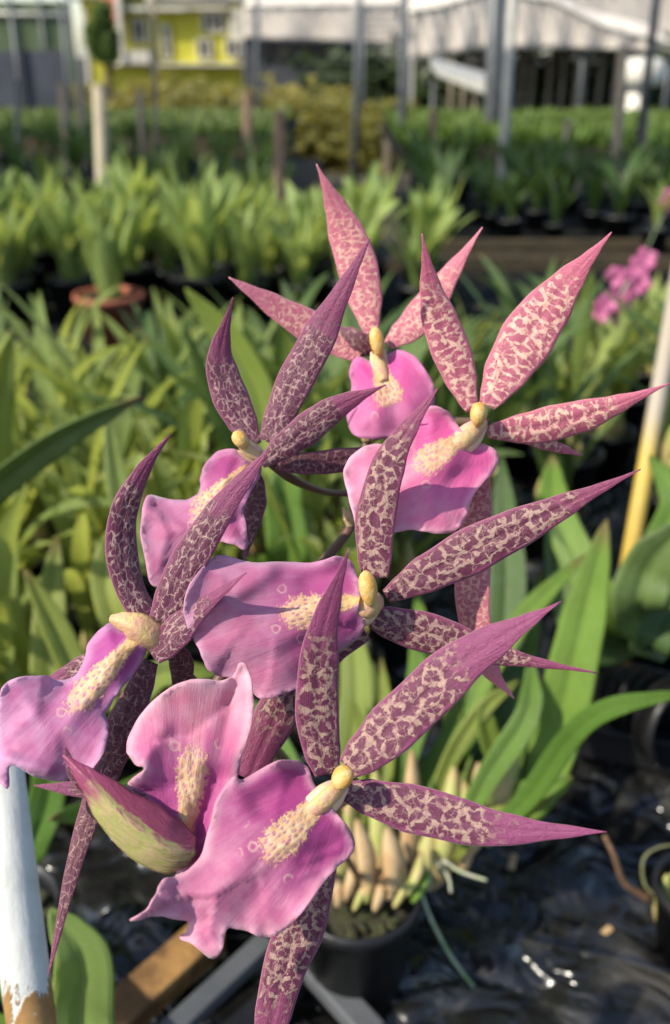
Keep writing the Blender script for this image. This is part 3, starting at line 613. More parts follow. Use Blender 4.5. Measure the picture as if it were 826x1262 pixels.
# ------------------------------------------------------------------ plant prototypes
def strap(az, lean0, lean1, L, W, x=0, y=0, z=.1, n=14, m=4, fold=.28, twist=0):
    rd = Vector((math.cos(az), math.sin(az), 0)); sd = Vector((-math.sin(az), math.cos(az), 0)); upv = Vector((0, 0, 1))
    p = Vector((x, y, z)); v = []; nrm = []
    for i in range(n + 1):
        t = i / n; a = lean0 + (lean1 - lean0) * t**1.5
        tg = rd * math.sin(a) + upv * math.cos(a); nn = tg.cross(sd)
        s2 = (Matrix.Rotation(twist*t, 3, tg) @ sd); n2 = tg.cross(s2)
        w = .5 * W * interp(LEAFP, t)
        for j in range(m + 1):
            q = -1 + 2*j/m; v.append(p + s2*(q*w) - n2*(fold*w*(1-abs(q)))*1.0); nrm.append((t, .5+.5*q))
        p = p + tg * (L / n)
    f = [(i*(m+1)+j, i*(m+1)+j+1, (i+1)*(m+1)+j+1, (i+1)*(m+1)+j) for i in range(n) for j in range(m)]
    return MB().add(v, f, nrm=nrm)
def proto(i, kind, leafmat, nl, Lr, Wr, leanr, potr=.055, poth=.095, potmat='pot'):
    rs = random.Random(100 + i)
    root = empty('orchid_plant' if kind != 'grass' else 'leafy_plant', (0, 0, 0))
    pot_mb((0, 0, 0), potr, poth, seg=16).build('pot', M[potmat], root)
    bark_mb((0, 0), potr*.92, poth-.012, i).build('potting_bark', M['bark'], root)
    for k in range(3 if kind == 'orchid' else 0):
        a = rs.uniform(0, 6.28); c = Vector((math.cos(a)*.02, math.sin(a)*.02, poth-.02)); h = rs.uniform(.05, .09)
        MB().tube([c + Vector((0, 0, h*j/6)) for j in range(7)], [.013*max(.15, math.sin((.15+.85*j/6)*math.pi*.95)) for j in range(7)], 10, .65).build('pseudobulb', M['bulb'], root)
    for k in range(nl):
        az = 6.283*(k + rs.uniform(-.35, .35))*.382*1.0 * 2.0
        l0 = R(rs.uniform(4, 28)); l1 = R(rs.uniform(*leanr))
        mb = strap(az, l0, max(l0, l1), rs.uniform(*Lr), rs.uniform(*Wr), rs.uniform(-.02, .02), rs.uniform(-.02, .02), poth-.01 + (rs.uniform(.02, .07) if kind == 'orchid' else 0), twist=rs.uniform(-.7, .7))
        mb.build('leaf', M[leafmat], root)
    return root
protoA = [proto(i, 'orchid', 'leaf', 14, (.14, .29), (.016, .027), (25, 115)) for i in range(4)]
protoB = [proto(10+i, 'orchid', 'leaf_blue', 11, (.16, .30), (.018, .030), (20, 100)) for i in range(3)]
protoC = [proto(20+i, 'grass', 'leaf_clump', 28, (.14, .29), (.028, .046), (15, 75), .07, .11) for i in range(3)]
protoD = [proto(30, 'grass', 'leaf_clump', 22, (.18, .28), (.026, .04), (10, 55), .08, .11, 'pot_clay')]
remember(None)
used = set()
def put(pr, x, y, s=1.0, rz=None, label=None, cat='plant', group=None, z=0):
    if pr.name not in used: used.add(pr.name); o = pr
    else: o = copy_tree(pr)
    o.location = (x, y, z); o.rotation_euler = (0, 0, random.uniform(0, 6.28) if rz is None else rz); o.scale = (s, s, s)
    tag(o, label, cat, group); return o
def px_of(x, y, z):
    q = Vector((x, y, z)) - CAM; d = q.dot(fw); return CX + F*q.x/d, CY - F*q.dot(up)/d
# crowded plants on the near bench
y = 1.0; row = 0
while y < 2.1:
    step = .115 + .01*row; half = .62*y + .12
    x = -half + random.uniform(0, .08)
    while x < half:
        xx = x + random.uniform(-.03, .03); yy = y + random.uniform(-.03, .03)
        px, py = px_of(xx, yy, .2)
        skip = (x > .13 and y < 1.25) or (y > 1.6 and 75 < px < 200) or (px < 500 and y > 1.85)
        if not skip:
            left = px < 330
            pr = random.choice(protoA if random.random() < (.8 if left else .35) else protoB)
            dark = pr in protoB
            zone = 'left' if left else 'right'
            lab = ('dark' if dark else 'light') + ' green flowerless potted orchid crowded on the ' + zone + ' of the near bench'
            put(pr, xx, yy, random.uniform(.8, 1.05) * (1.05 - .33*max(0, yy-1.1)), label=lab, cat='orchid', group='potted orchids out of flower, ' + ('dark' if dark else 'light') + ' green, ' + zone)
        x += step
    y += .125 + .012*row; row += 1
for (xx, yy, k) in [(-.47, .86, 0), (-.36, .88, 1), (-.25, .90, 2), (-.14, .93, 3), (-.03, .97, 0), (-.42, .77, 2), (-.30, .76, 1), (-.56, .93, 3), (.08, 1.02, 1), (.0, .86, 2)]:
    put(protoA[k], xx, yy, random.uniform(.72, .9), label='light green flowerless potted orchid in the front row right behind the flower spike', cat='orchid', group='potted orchids behind the flower spike')
# taller lime clumps in a row behind
for r_, yy in enumerate((2.64, 2.88, 3.12)):
    x = -1.32
    while x < .24:
        if not (r_ == 0 and -.68 < x < -.44):
            put(random.choice(protoC), x + random.uniform(-.03, .03), yy + random.uniform(-.04, .04), random.uniform(.75, 1.2), label='tall lime green leafy clump in a black pot, in the row behind the orchids' if r_ == 0 else 'tall lime green leafy clump half hidden in the far edge rows of the near bench', cat='plant', group='lime leafy clumps, front row' if r_ == 0 else 'lime leafy clumps, back rows')
        x += random.uniform(.12, .16)
q = PY(138, 396, 2.42)
put(protoD[0], q.x, 2.42, 1.05, label='lime green clump growing in the only red clay pot', cat='plant')

# ------------------------------------------------------------------ individual leaves / plants close by, hand placed
def onebase(pts): 
    p = P(*pts[0]); return (p.x, p.y, 0)
def leafplant(label, leaves, potr=.055, base=None):
    b = base or onebase(leaves[0][0])
    root = empty('orchid_plant', b, label, 'orchid')
    for pts, w, mt, rl in leaves: handleaf(root, mt, [(*PXD(b, .10),)] + list(pts[1:]) if False else pts, w, roll=rl)
    pot_mb((b[0], b[1], 0), potr, .095, seg=20).build('pot', M['pot'], root)
    bark_mb((b[0], b[1]), potr*.9, .083, 5).build('potting_bark', M['bark'], root)
    return root
def pd(p):                                                           # world -> (px, py, depth)
    q = Vector(p) - CAM; d = q.dot(fw); return (CX + F*q.x/d, CY - F*q.dot(up)/d, d)
def from_pot(b, *pts): return [pd((b[0], b[1], .085))] + list(pts)
b1 = (-.50, .98)
leafplant('orchid plant at the left whose broad dark blade crosses in front of the pale leaves', [
 (from_pot(b1, (-60, 760, .95), (-40, 640, .80), (60, 550, .74), (175, 488, .74)), 46, 'leaf_blue', 35),
 (from_pot(b1, (60, 850, 1.0), (40, 760, .98), (20, 700, .98)), 34, 'leaf_lime', 10),
 (from_pot(b1, (-20, 600, .95), (-5, 500, .9), (14, 412, .88)), 40, 'leaf_lime', 10)], base=(b1[0], b1[1], 0))
b2 = (-.17, 1.05)
leafplant('orchid plant behind the upper left flower with one long pale upright leaf', [
 (from_pot(b2, (300, 640, 1.0), (325, 520, .98), (290, 430, .97), (228, 355, .96)), 46, 'leaf_lime', -15),
 (from_pot(b2, (345, 700, .98), (350, 620, .95), (352, 560, .95)), 50, 'leaf_fresh', 0),
 (from_pot(b2, (300, 720, .95), (200, 760, .85), (150, 850, .8)), 30, 'leaf_lime', 0),
 (from_pot(b2, (250, 760, .9), (160, 640, .9), (130, 500, .92)), 36, 'leaf', 10)], base=(b2[0], b2[1], 0))
b3 = (-.30, .80)
leafplant('pale leaved orchid plant behind the flower at the left edge', [
 (from_pot(b3, (60, 880, .85), (60, 780, .85), (70, 660, .88)), 44, 'leaf_lime', 0),
 (from_pot(b3, (110, 880, .82), (80, 800, .8), (30, 700, .8)), 40, 'leaf_lime', 15),
 (from_pot(b3, (150, 860, .82), (200, 830, .8), (270, 830, .8)), 36, 'leaf_lime', 0),
 (from_pot(b3, (140, 800, .85), (130, 700, .85), (180, 600, .88)), 36, 'leaf_lime', 0),
 (from_pot(b3, (60, 960, .72), (40, 1040, .66), (25, 1080, .62)), 44, 'leaf_fresh', 0),
 (from_pot(b3, (200, 940, .75), (140, 990, .68), (60, 1010, .62)), 40, 'leaf_fresh', 0)], base=(b3[0], b3[1], 0))
b4 = (.37, .93)
leafplant('dark green orchid plant at the right edge behind the two-tone stake', [
 (from_pot(b4, (790, 760, .85), (800, 700, .82), (850, 640, .8)), 70, 'leaf_blue', 10),
 (from_pot(b4, (740, 800, .9), (700, 740, .92), (676, 640, .95)), 46, 'leaf_blue', 10),
 (from_pot(b4, (800, 800, .88), (830, 740, .88), (870, 720, .88)), 50, 'leaf_blue', 0),
 (from_pot(b4, (760, 760, .92), (690, 640, .95), (680, 560, 1.0)), 44, 'leaf_fresh', 0),
 (from_pot(b4, (800, 700, .95), (830, 620, .95), (800, 560, .98)), 34, 'leaf_fresh', 0)], base=(b4[0], b4[1], 0))
b5 = (-.245, .52)
leafplant('orchid plant at the bottom left with one broad light green leaf', [
 ([pd((b5[0], b5[1], .085)), (95, 1330, .55), (100, 1250, .53), (100, 1180, .52), (62, 1120, .52)], 78, 'leaf_clump', 0),
 ([pd((b5[0], b5[1], .085)), (60, 1330, .55), (20, 1290, .54), (-30, 1250, .54)], 60, 'leaf_fresh', 0)], base=(b5[0], b5[1], 0), potr=.045)

# distant pink orchid spike
def pinkspray(label, cx, cy, Y, blobs, s):
    b = PY(cx, cy, Y); root = empty('pink_orchid', (b.x - .03, b.y, 0), label, 'orchid')
    d = pd(b)[2]
    MB().tube([P(*p) for p in crom([pd((b.x-.03, b.y, .02)), (cx-28, cy+60, d), (cx, cy, d)], 12)], .002, 8).build('flower_stem', M['root_green'], root)
    for (bx, by) in blobs:
        mb = MB(); dd = d + random.uniform(-.02, .02)
        for k in range(5):
            a = 6.283*k/5 + random.random(); e = (bx + math.cos(a)*s, by + math.sin(a)*s, dd - .006)
            r_ = ribbon([(bx, by, dd), ((bx+e[0])/2, (by+e[1])/2, dd-.006), e], s*.95, prof=LEAFP, n=8, m=4)
            mb.add(r_.v, r_.f)
        mb.build('flower', M['pinkfl'], root)
    pot_mb((b.x-.03, b.y, 0), .05, .09, seg=16).build('pot', M['pot'], root)
    for k in range(5): strap(k*1.3, .2, 1.2, .2, .03, b.x-.03, b.y, .08).build('leaf', M['leaf'], root)
pinkspray('magenta pink orchid spike out of focus at the right behind the leaves', 775, 345, 1.75, [(760, 342), (785, 330), (797, 318), (770, 362), (752, 372), (790, 348), (742, 384), (768, 390)], 15)
pinkspray('tiny pink orchid at the right edge beyond the pink spike', 824, 250, 3.6, [(822, 248), (828, 256), (826, 240)], 9)

# ------------------------------------------------------------------ stakes, pipes and the bench corner
a, b_ = P(-10, 880, .40), P(44, 1300, .40)
t_ = (b_ - a).normalized(); foot = a + t_ * ((a.z) / -t_.z)
pr = empty('white_pipe', foot, 'white plastic pipe with rusty brown stain at the bottom left corner', 'pipe')
mpipe = mat_pvc(P(30, 1210, .40).z)
MB().tube([a, a*.5+b_*.5, b_, foot], .0098, 24).build('pipe_body', mpipe, pr)
MB().tube([foot + Vector((0,0,.0)), foot + t_*-.03], .013, 24).build('pipe_foot', M['pvc'] or M['steel_white'], pr)
a, b_ = P(862, 200, 1.14), P(783, 650, 1.14)
t_ = (b_ - a).normalized(); foot = a + t_ * (a.z / -t_.z)
st = empty('plant_stake', foot, 'two-tone stake at the right edge, cream above and yellow below', 'stake')
MB().tube([a, b_, foot], [.0098, .0098, .0098], 20).build('stake_shaft', mat_stake(P(800, 530, 1.14).z - foot.z), st)
MB().tube([a - t_*-.0001, a - t_*.008], [.0108, .0108], 20).build('stake_cap', M['steel_white'], st)
# near bench: table, legs
bench = empty('plant_bench', (0, 1.7, -.7), 'near plant bench carrying the flowering orchid and the crowded pots', 'bench')
MB().box((-2.6, .2, -.05), (2.6, 3.35, -.012)).build('bench_top', M['matt_black'], bench, False, bevel=.004)
for x in (-2.4, 0, 2.4):
    for yy in (.35, 1.8, 3.2): MB().box((x-.03, yy-.03, -.7), (x+.03, yy+.03, -.052)).build('leg', M['steel'], bench, False)
MB().box((-2.62, 3.36, -.09), (2.62, 3.385, .03)).build('edge_board', M['board'], bench, False, bevel=.003)
# crumpled plastic liner
n = 150; v = []; xs = np.linspace(-.9, 1.1, n); ys = np.linspace(.22, 1.5, 110)
ph = rng.rand(24, 4)
for yy in ys:
    for xx in xs:
        z = 0
        for k in range(12):
            kx, ky = (ph[k, 0]-.5)*(14+k*9), (ph[k, 1]-.5)*(14+k*9)
            z += (abs(math.sin(kx*xx+ky*yy+ph[k, 2]*6.28+1.2*math.sin(9*xx+7*yy+k)))-.6)*.016/(1+k*.22)
        v.append((xx, yy, z*.9 - .004))
v = [(x, y, max(z, -.010)) for x, y, z in v]
f = [(j*n+i, j*n+i+1, (j+1)*n+i+1, (j+1)*n+i) for j in range(109) for i in range(n-1)]
tag(MB().add(v, f).build('plastic_sheet', M['sheet'], None, thick=.001), 'crumpled glossy black plastic sheet lining the near bench under the pots', 'plastic sheet')
# timber and rails at the bottom
def bar_thing(name, p0, p1, z, w, h, mat, label, cat):
    a = PZ(*p0, z); b = PZ(*p1, z); o = MB().bar(a, b, w, h).build(name, M[mat], None, False, bevel=.002); return tag(o, label, cat)
bar_thing('wooden_batten', (262, 1150), (60, 1330), .03, .030, .02, 'wood', 'short ochre wooden batten lying at the bottom left below the ruffled lip', 'batten')
bar_thing('metal_rail', (330, 1160), (150, 1330), .034, .017, .012, 'steel', 'grey metal rail lying beside the ochre batten, nearest the batten', 'rail')
bar_thing('metal_rail', (360, 1165), (500, 1320), .026, .02, .014, 'steel', 'grey metal rail slanting down to the right below the lowest sepal', 'rail')
bar_thing('metal_rail', (395, 1180), (215, 1340), .018, .020, .012, 'pot', 'black flat rail between the two grey metal rails', 'rail')
# spare black pots and dark tray
def loosepot(px, py, z, r, h, tilt, label):
    c = PZ(px, py, z); root = empty('empty_pot', (c.x, c.y, c.z), label, 'pot')
    o = pot_mb((c.x, c.y, c.z), r, h, seg=28).build('pot_wall', M['pot'], root)
    mb = MB()
    for k in range(4): 
        rr = r*(.8+.05*k); zz = c.z + h*(.25+.16*k)
        mb.tube([(c.x+rr*1.02*math.cos(q*.2618), c.y+rr*1.02*math.sin(q*.2618), zz) for q in range(25)], .0012, 6)
    mb.build('rib', M['pot'], root); root.rotation_euler = (R(tilt[0]), R(tilt[1]), 0); return root
loosepot(760, 850, .045, .045, .10, (62, 70), 'ribbed black pot lying on its side at the right, below the dark leaves')
loosepot(300, 1130, .0, .05, .09, (0, 0), 'empty black pot standing behind the front lip at the bottom')
def tray(cx, cy, ang, label):
    root = empty('nursery_tray', (cx, cy, 0), label, 'tray')
    L_, W_, h = .30, .20, .045; mb = MB()
    def q(x, y, z): c, s_ = math.cos(ang), math.sin(ang); return (cx+x*c-y*s_, cy+x*s_+y*c, z)
    for i in range(7): x = -L_/2+L_*i/6; mb.bar(q(x, -W_/2, h*.6), q(x, W_/2, h*.6), .003, h*.7)
    for j in range(5): y_ = -W_/2+W_*j/4; mb.bar(q(-L_/2, y_, h*.55), q(L_/2, y_, h*.55), .0026, h*.66)
    mb.build('cell_grid', M['pot'], root, False)
    rim = MB()
    for (a0, a1) in (((-L_/2, -W_/2), (L_/2, -W_/2)), ((L_/2, -W_/2), (L_/2, W_/2)), ((L_/2, W_/2), (-L_/2, W_/2)), ((-L_/2, W_/2), (-L_/2, -W_/2))): rim.bar(q(*a0, h), q(*a1, h), .010, .004)
    rim.build('rim', M['pot'], root, False, bevel=.001)
tray(.37, .86, -.30, 'black plastic cell tray lying at the right edge of the near bench')
# dry flower tendril and ring of wire with green bit
def curve_thing(name, pts, r, mat, label, cat):
    return tag(MB().tube([P(*p) for p in crom(pts, 30)], [r*(1-.5*i/30) for i in range(31)], 10).build(name, M[mat]), label, cat)
M['olive'] = m_plain('olive_root', (.16, .16, .07), .6, .3, 100)
M['dry'] = m_plain('dry_brown', (.20, .11, .06), .7, .4, 200, .0006, 500)
curve_thing('dry_root', [(800, 1108, .78), (770, 1088, .77), (757, 1055, .76), (745, 1030, .76)], .0034, 'dry', 'dry brown twisted root poking up at the lower right', 'root')
curve_thing('aerial_root', [(815, 1110, .78), (795, 1090, .78), (793, 1060, .78), (810, 1045, .78), (840, 1040, .78)], .0016, 'olive', 'pale curled aerial root at the lower right edge', 'root')
bb = PZ(862, 1150, .02)
rb = empty('seedling_pot', (bb.x, bb.y, 0), 'small pot with yellow bulbs at the lower right edge', 'plant')
pot_mb((bb.x, bb.y, 0), .04, .07, seg=20).build('pot', M['pot'], rb)
for k, (x, y) in enumerate([(818, 1102), (835, 1085), (845, 1110)]):
    p = P(x, y, .78); MB().tube([p + Vector((0, 0, -.03+.05*j/6)) for j in range(7)], [.009*max(.2, math.sin((.15+.85*j/6)*3)) for j in range(7)], 12, .8).build('pseudobulb', M['bulb'], rb)
# pale wood/label scraps on the sheet
for k, (x, y, a) in enumerate([(745, 1150, .6), (632, 1062, 1.2)]):
    p = PZ(x, y, .012); d = Vector((math.cos(a), math.sin(a), .12))*.008
    tag(MB().bar(p-d, p+d, .006, .0035).build('bark_chip', M['sheath'], None, False, bevel=.001), ['pale bark chip on the black plastic at the far lower right', 'pale bark chip just under the right sepal of the front flower', 'pale bark chip at the far lower right on the plastic', 'pale bark chip in the middle of the black plastic'][k], 'bark chip')

# ------------------------------------------------------------------ beyond: benches, posts, hedges
g = 400; tag(MB().add([(-g, -g, -.7), (g, -g, -.7), (g, g, -.7), (-g, g, -.7)], [(0, 1, 2, 3)]).build('ground', M['ground'], None, False), kind='structure')
def bench_at(x0, x1, y0, y1, z, label, board='board'):
    root = empty('plant_bench', ((x0+x1)/2, (y0+y1)/2, -.7), label, 'bench')
    MB().box((x0, y0, z-.05), (x1, y1, z)).build('bench_top', M['matt_black'], root, False)
    MB().box((x0, y0-.03, z-.13), (x1, y0-.002, z+.03)).build('edge_board', M[board], root, False, bevel=.005)
    k = max(2, int((x1-x0)/1.6))
    for i in range(k+1):
        for yy in (y0+.1, y1-.1):
            xx = x0+.06+(x1-x0-.12)*i/k; MB().box((xx-.03, yy-.03, -.7), (xx+.03, yy+.03, z-.052)).build('leg', M['bamboo'], root, False)
bench_at(.30, 3.4, 3.72, 5.3, 0, 'second bench on the right with brown edge board and dull green plants')
bench_at(-4.2, -.1, 4.1, 7.6, -.05, 'second bench on the left under dark green plants')
bench_at(.45, 6.5, 7.3, 10.4, .02, 'far bench on the right covered with bright green seedlings')
bench_at(-7, -.4, 8.6, 11.5, .0, 'far bench on the left in front of the yellow hedge')
def clumps(name, x0, x1, y0, y1, z, h, count, mat, lw, label, cat, n_leaf=9, kind='stuff'):
    mb = MB()
    for i in range(count):
        cx, cy = random.uniform(x0, x1), random.uniform(y0, y1)
        for k in range(n_leaf):
            r_ = strap(random.uniform(0, 6.28), random.uniform(.05, .5), random.uniform(.4, 1.7), h*random.uniform(.6, 1.15), lw*random.uniform(.7, 1.2), cx, cy, z, n=4, m=2)
            mb.add(r_.v, r_.f, nrm=r_.uv['nrm'])
    return tag(mb.build(name, M[mat]), label, cat, kind=kind)
# individually potted plants of the second right bench
def small_proto(mat, nl, seed):
    rs = random.Random(seed); mb = MB()
    root = empty('potted_plant', (0, 0, 0))
    for k in range(nl):
        r_ = strap(rs.uniform(0, 6.28), rs.uniform(.05, .4), rs.uniform(.4, 1.6), rs.uniform(.14, .26), rs.uniform(.02, .034), 0, 0, .07, n=6, m=2); mb.add(r_.v, r_.f, nrm=r_.uv['nrm'])
    mb.build('foliage', M[mat], root); pot_mb((0, 0, 0), .05, .08, seg=12).build('pot', M['pot'], root); return root
sp = [small_proto('seedling_dull', 14, k) for k in range(3)] + [small_proto('leaf_blue', 14, 9)]
remember(None)
y = 3.85
while y < 5.25:
    x = .42
    while x < 2.4:
        if random.random() < .93: put(random.choice(sp[:3]), x+random.uniform(-.04, .04), y, random.uniform(.8, 1.25), label='dull green potted plant in the block on the second bench at the right', cat='plant', group='potted plants, second bench right')
        x += .21
    y += .24
y = 4.25
while y < 7.4:
    x = -.38*y-.15
    while x < -.2:
        put(sp[3] if random.random() < .6 else random.choice(sp[:3]), x+random.uniform(-.05, .05), y, random.uniform(.85, 1.3), z=-.05, label='dark green potted plant in the block on the second bench at the left', cat='plant', group='potted plants, second bench left')
        x += .30
    y += .42
clumps('seedlings', .5, 5.2, 7.35, 10.3, .02, .17, 1700, 'seedling', .045, 'bright green seedlings packed on the far bench at the right', 'seedlings')
clumps('seedlings', -5.0, -.5, 8.7, 11.4, .0, .14, 1400, 'leaf_blue', .06, 'dark green seedlings packed on the far bench at the left', 'seedlings')
def scatter(name, boxes, count, size, mat, label, cat, kind=None, parent=None):
    mb = MB(); 
    for (c, rad, share) in boxes:
        for i in range(int(count*share)):
            d = Vector((random.gauss(0, 1), random.gauss(0, 1), random.gauss(0, 1))).normalized() * (random.random()**.4)
            d *= 1 + .25*math.sin(d.x*7+c[0])*math.cos(d.z*9)
            p = Vector((c[0]+d.x*rad[0], c[1]+d.y*rad[1], c[2]+d.z*rad[2]))
            a = Vector((random.gauss(0, 1), random.gauss(0, 1), random.gauss(0, .6))).normalized(); b = a.orthogonal().normalized(); s = size*random.uniform(.6, 1.3)
            mb.add([p-a*s, p+b*s*.42, p+a*s, p-b*s*.42], [(0, 1, 2, 3)], nrm=[(0, .5), (.5, 1), (1, .5), (.5, 0)])
    o = mb.build(name, M[mat], parent)
    return tag(o, label, cat, kind=kind) if not parent else o
# hedge rows
hx = [((-6.5+i*.8+random.uniform(-.2, .2), 14+random.uniform(-.3, .3), -.27+random.uniform(-.1, .1)), (.75, .6, .6), 1/9) for i in range(9)]
scatter('hedge', hx, 15000, .075, 'hedge_y', 'yellow-green hedge in front of the yellow building', 'hedge', 'stuff')
hx = [((-1.6+i*.75, 13.2+random.uniform(-.3, .3), -.30+random.uniform(-.1, .06)), (.8, .6, .55), 1/9) for i in range(4)]
scatter('hedge', hx, 15000, .07, 'hedge_y', 'low olive yellow hedge behind the middle posts', 'hedge', 'stuff')
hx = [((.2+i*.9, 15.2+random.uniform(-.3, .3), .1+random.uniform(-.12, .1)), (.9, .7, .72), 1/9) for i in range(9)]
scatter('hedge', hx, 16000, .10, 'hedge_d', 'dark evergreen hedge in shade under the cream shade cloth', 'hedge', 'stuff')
# dark stakes row below the cloth
for k in range(15):
    px = 556 + k*17 + random.uniform(-4, 4); p = PY(px, 88, 14.2)
    o = MB().tube([(p.x, 14.2, -.7), (p.x+random.uniform(-.03, .03), 14.2, PY(px, 58+random.uniform(0, 6), 14.2).z)], .028, 8).build('stake', M['bamboo'])
    tag(o, 'thin weathered stake in the dark row hanging under the cream shade cloth', 'stake', 'stakes under the shade cloth')
# upright posts
def post(px_t, py_t, px_b, py_b, Y, wpx, mat, label, cap=None, ground=-.7, name='post', cat='post'):
    t = PY(px_t, py_t, Y); b = PY(px_b, py_b, Y); k = (b-t); d = pd(t)[2]; r = .5*wpx/F*d
    f_ = t + k*((t.z-ground)/max(1e-6, t.z-b.z)) if t.z > b.z else Vector((t.x, Y, ground))
    root = empty(name, (f_.x, Y, ground), label, cat)
    MB().tube([t, t*.5+f_*.5, f_], [r, r*1.04, r*1.1], 14).build('shaft', M[mat], root)
    MB().tube([t + Vector((0, 0, .001)), t + Vector((0, 0, r*.5))], [r*.97, r*.8], 14).build('post_top', M[cap or mat], root)
    return root
post(122, 108, 126, 215, 4.0, 16, 'bamboo_pale', 'pale round post standing alone in front of the dark plants at the upper left')
post(78, 107, 83, 168, 6.2, 13, 'bamboo', 'grey leaning post just left of the pale round post')
post(20, 100, 22, 158, 7.0, 7, 'steel', 'thin grey post at the far upper left in front of the dark net')
post(99, 108, 102, 165, 6.6, 12, 'bamboo', 'dim grey post close behind the pale round post')
post(172, 112, 176, 175, 6.4, 9, 'bamboo', 'slim weathered post right of the pale round post')
post(190, -60, 192, 175, 6.4, 6, 'bamboo', 'thin tall pole before the yellow building')
post(305, 115, 305, 190, 6.0, 12, 'bamboo_brown', 'dim brown post left of the brown bamboo post')
post(345, 140, 344, 245, 4.1, 14, 'bamboo_brown', 'brown bamboo post in the middle behind the topmost sepal')
post(315, -60, 318, 120, 12.0, 6, 'steel', 'dark pole at the left end of the cream cloth')
post(445, -80, 438, 170, 9.0, 9, 'steel', 'dark grey upright pole crossing the cream cloth near the middle')
post(500, -80, 495, 180, 8.6, 11, 'steel', 'grey pole right of the dark middle pole')
post(535, 138, 533, 182, 6.9, 10, 'bamboo_brown', 'short brown post in front of the green seedlings')
post(614, -80, 606, 190, 8.4, 22, 'steel', 'thick dim grey pole beside the white pole')
post(637, -80, 620, 200, 7.0, 12, 'steel_white', 'tall white pole right of centre crossing the cream cloth')
post(700, 150, 697, 230, 5.6, 10, 'bamboo', 'short grey post in front of the bright green bench')
post(768, 60, 756, 245, 5.5, 12, 'bamboo', 'grey post below the white tank at the right')
post(795, 135, 790, 205, 6.6, 10, 'bamboo', 'short brown-grey post nearest the right edge')
post(522, 190, 520, 235, 4.9, 8, 'bamboo_brown', 'small brown stake among the dull plants')

# white round tank on a pillar
c = PY(792, 92, 11.0); tk = empty('water_tank', (c.x, 11, -.7), 'small white round water tank on a pillar at the upper right', 'tank')
prof = [(0, .17), (.10, .16), (.19, .14), (.225, .06), (.23, -.02), (.20, -.10), (.06, -.12)]
v = [(c.x+r*math.cos(k*.3927), 11+r*math.sin(k*.3927), c.z+z) for r, z in prof for k in range(16)]
MB().add(v, [(i*16+k, i*16+(k+1) % 16, (i+1)*16+(k+1) % 16, (i+1)*16+k) for i in range(6) for k in range(16)]).build('tank_body', M['white_paint'], tk)
MB().tube([(c.x-.02, 11, c.z-.11), (c.x-.02, 11, -.7)], .11, 16).build('pillar', M['white_paint'], tk)

# ------------------------------------------------------------------ shade cloth shelters
def cloth(name, Y, topline, botline, label, depth=3.0, mat='cloth', n=60, sag=.04):
    """a draped cloth: front face between two px lines, then a roof running back"""
    xs = np.linspace(topline[0][0], topline[-1][0], n+1); v = []; m = 8
    for i, x in enumerate(xs):
        ty = np.interp(x, [p[0] for p in topline], [p[1] for p in topline]); by = np.interp(x, [p[0] for p in botline], [p[1] for p in botline])
        t = PY(x, ty, Y); b = PY(x, by, Y)
        for j in range(m+1):
            w = j/m; p = b*(1-w) + t*w
            p = Vector((p.x, p.y + sag*math.sin(i*.9)*(1-w)+.03*math.sin(i*2.3+j), p.z)); v.append(p)
        for j in range(1, 5): v.append(Vector((t.x, Y + depth*j/4, t.z + .25*math.sin(j*.78) + .02*math.sin(i*1.3+j))))
    k = m+5; f = [(i*k+j, (i+1)*k+j, (i+1)*k+j+1, i*k+j+1) for i in range(n) for j in range(k-1)]
    root = empty(name, PY((topline[0][0]+topline[-1][0])/2, 120, Y) * 1.0, label, 'shade cloth'); root.location.z = -.7
    MB().add(v, f).build('cloth', M[mat], root, thick=.01)
    for i in (0, n//3, 2*n//3, n):
        b = v[i*k]; MB().tube([(b[0], Y+.08, -.7), (b[0], Y+.08, v[i*k+m][2]-.02)], .025, 8).build('pole', M['steel'], root)
    # hem rope
    MB().tube([v[i*k+m] + Vector((0, -.02, .0)) for i in range(n+1)], .022, 6).build('hem', M['white_paint'], root)
    return root
cloth('shade_shelter', 13.0, [(505, 14), (540, 9), (600, -10), (680, 0), (740, 32), (830, 54)], [(505, 74), (540, 70), (575, 63), (620, 60), (700, 60), (770, 62), (840, 62)], 'cream shade cloth shelter at the upper right with sloping hem')
cloth('shade_shelter', 17.0, [(300, 8), (440, 6), (560, 4), (700, -8), (900, -20)], [(300, 48), (420, 52), (520, 60), (700, 62), (900, 62)], 'long cream shade cloth shelter farther back, reaching over the whole upper right', depth=6)
cloth('shade_shelter', 26.0, [(180, -90), (500, -70), (900, -75)], [(180, 5), (500, 5), (900, 20)], 'highest pale shelter roof at the very back', depth=14)
def added_shade_net(x0, x1, y0, y1, z, label):  # net added out of view to dim the benches behind
    root = empty('added_shade_net', ((x0+x1)/2, (y0+y1)/2, -.7), label, 'added shade net')
    v = [(x0+(x1-x0)*i/12, y0+(y1-y0)*j/8, z - .12*math.sin(i*1.9)**2 - .1*math.sin(j*1.3)**2) for j in range(9) for i in range(13)]
    MB().add(v, [(j*13+i, j*13+i+1, (j+1)*13+i+1, (j+1)*13+i) for j in range(8) for i in range(12)]).build('net', M['added_net'], root, thick=.004)
    for x in (x0, x1):
        for yy in (y0, y1): MB().tube([(x, yy, -.7), (x, yy, z)], .025, 8).build('pole', M['steel'], root)
t = NT('added_net_mat'); gg = t.n('ShaderNodeTexCoord').outputs['Object']
M['added_net'] = t.out(t.n('ShaderNodeMixShader', {0: .58, 1: t.n('ShaderNodeBsdfTransparent').outputs[0], 2: t.bsdf((.10, .11, .10), .9)}).outputs[0])
added_shade_net(-9, -2.4, 4.0, 6.6, 2.4, 'unseen net added to shade the second bench on the left')
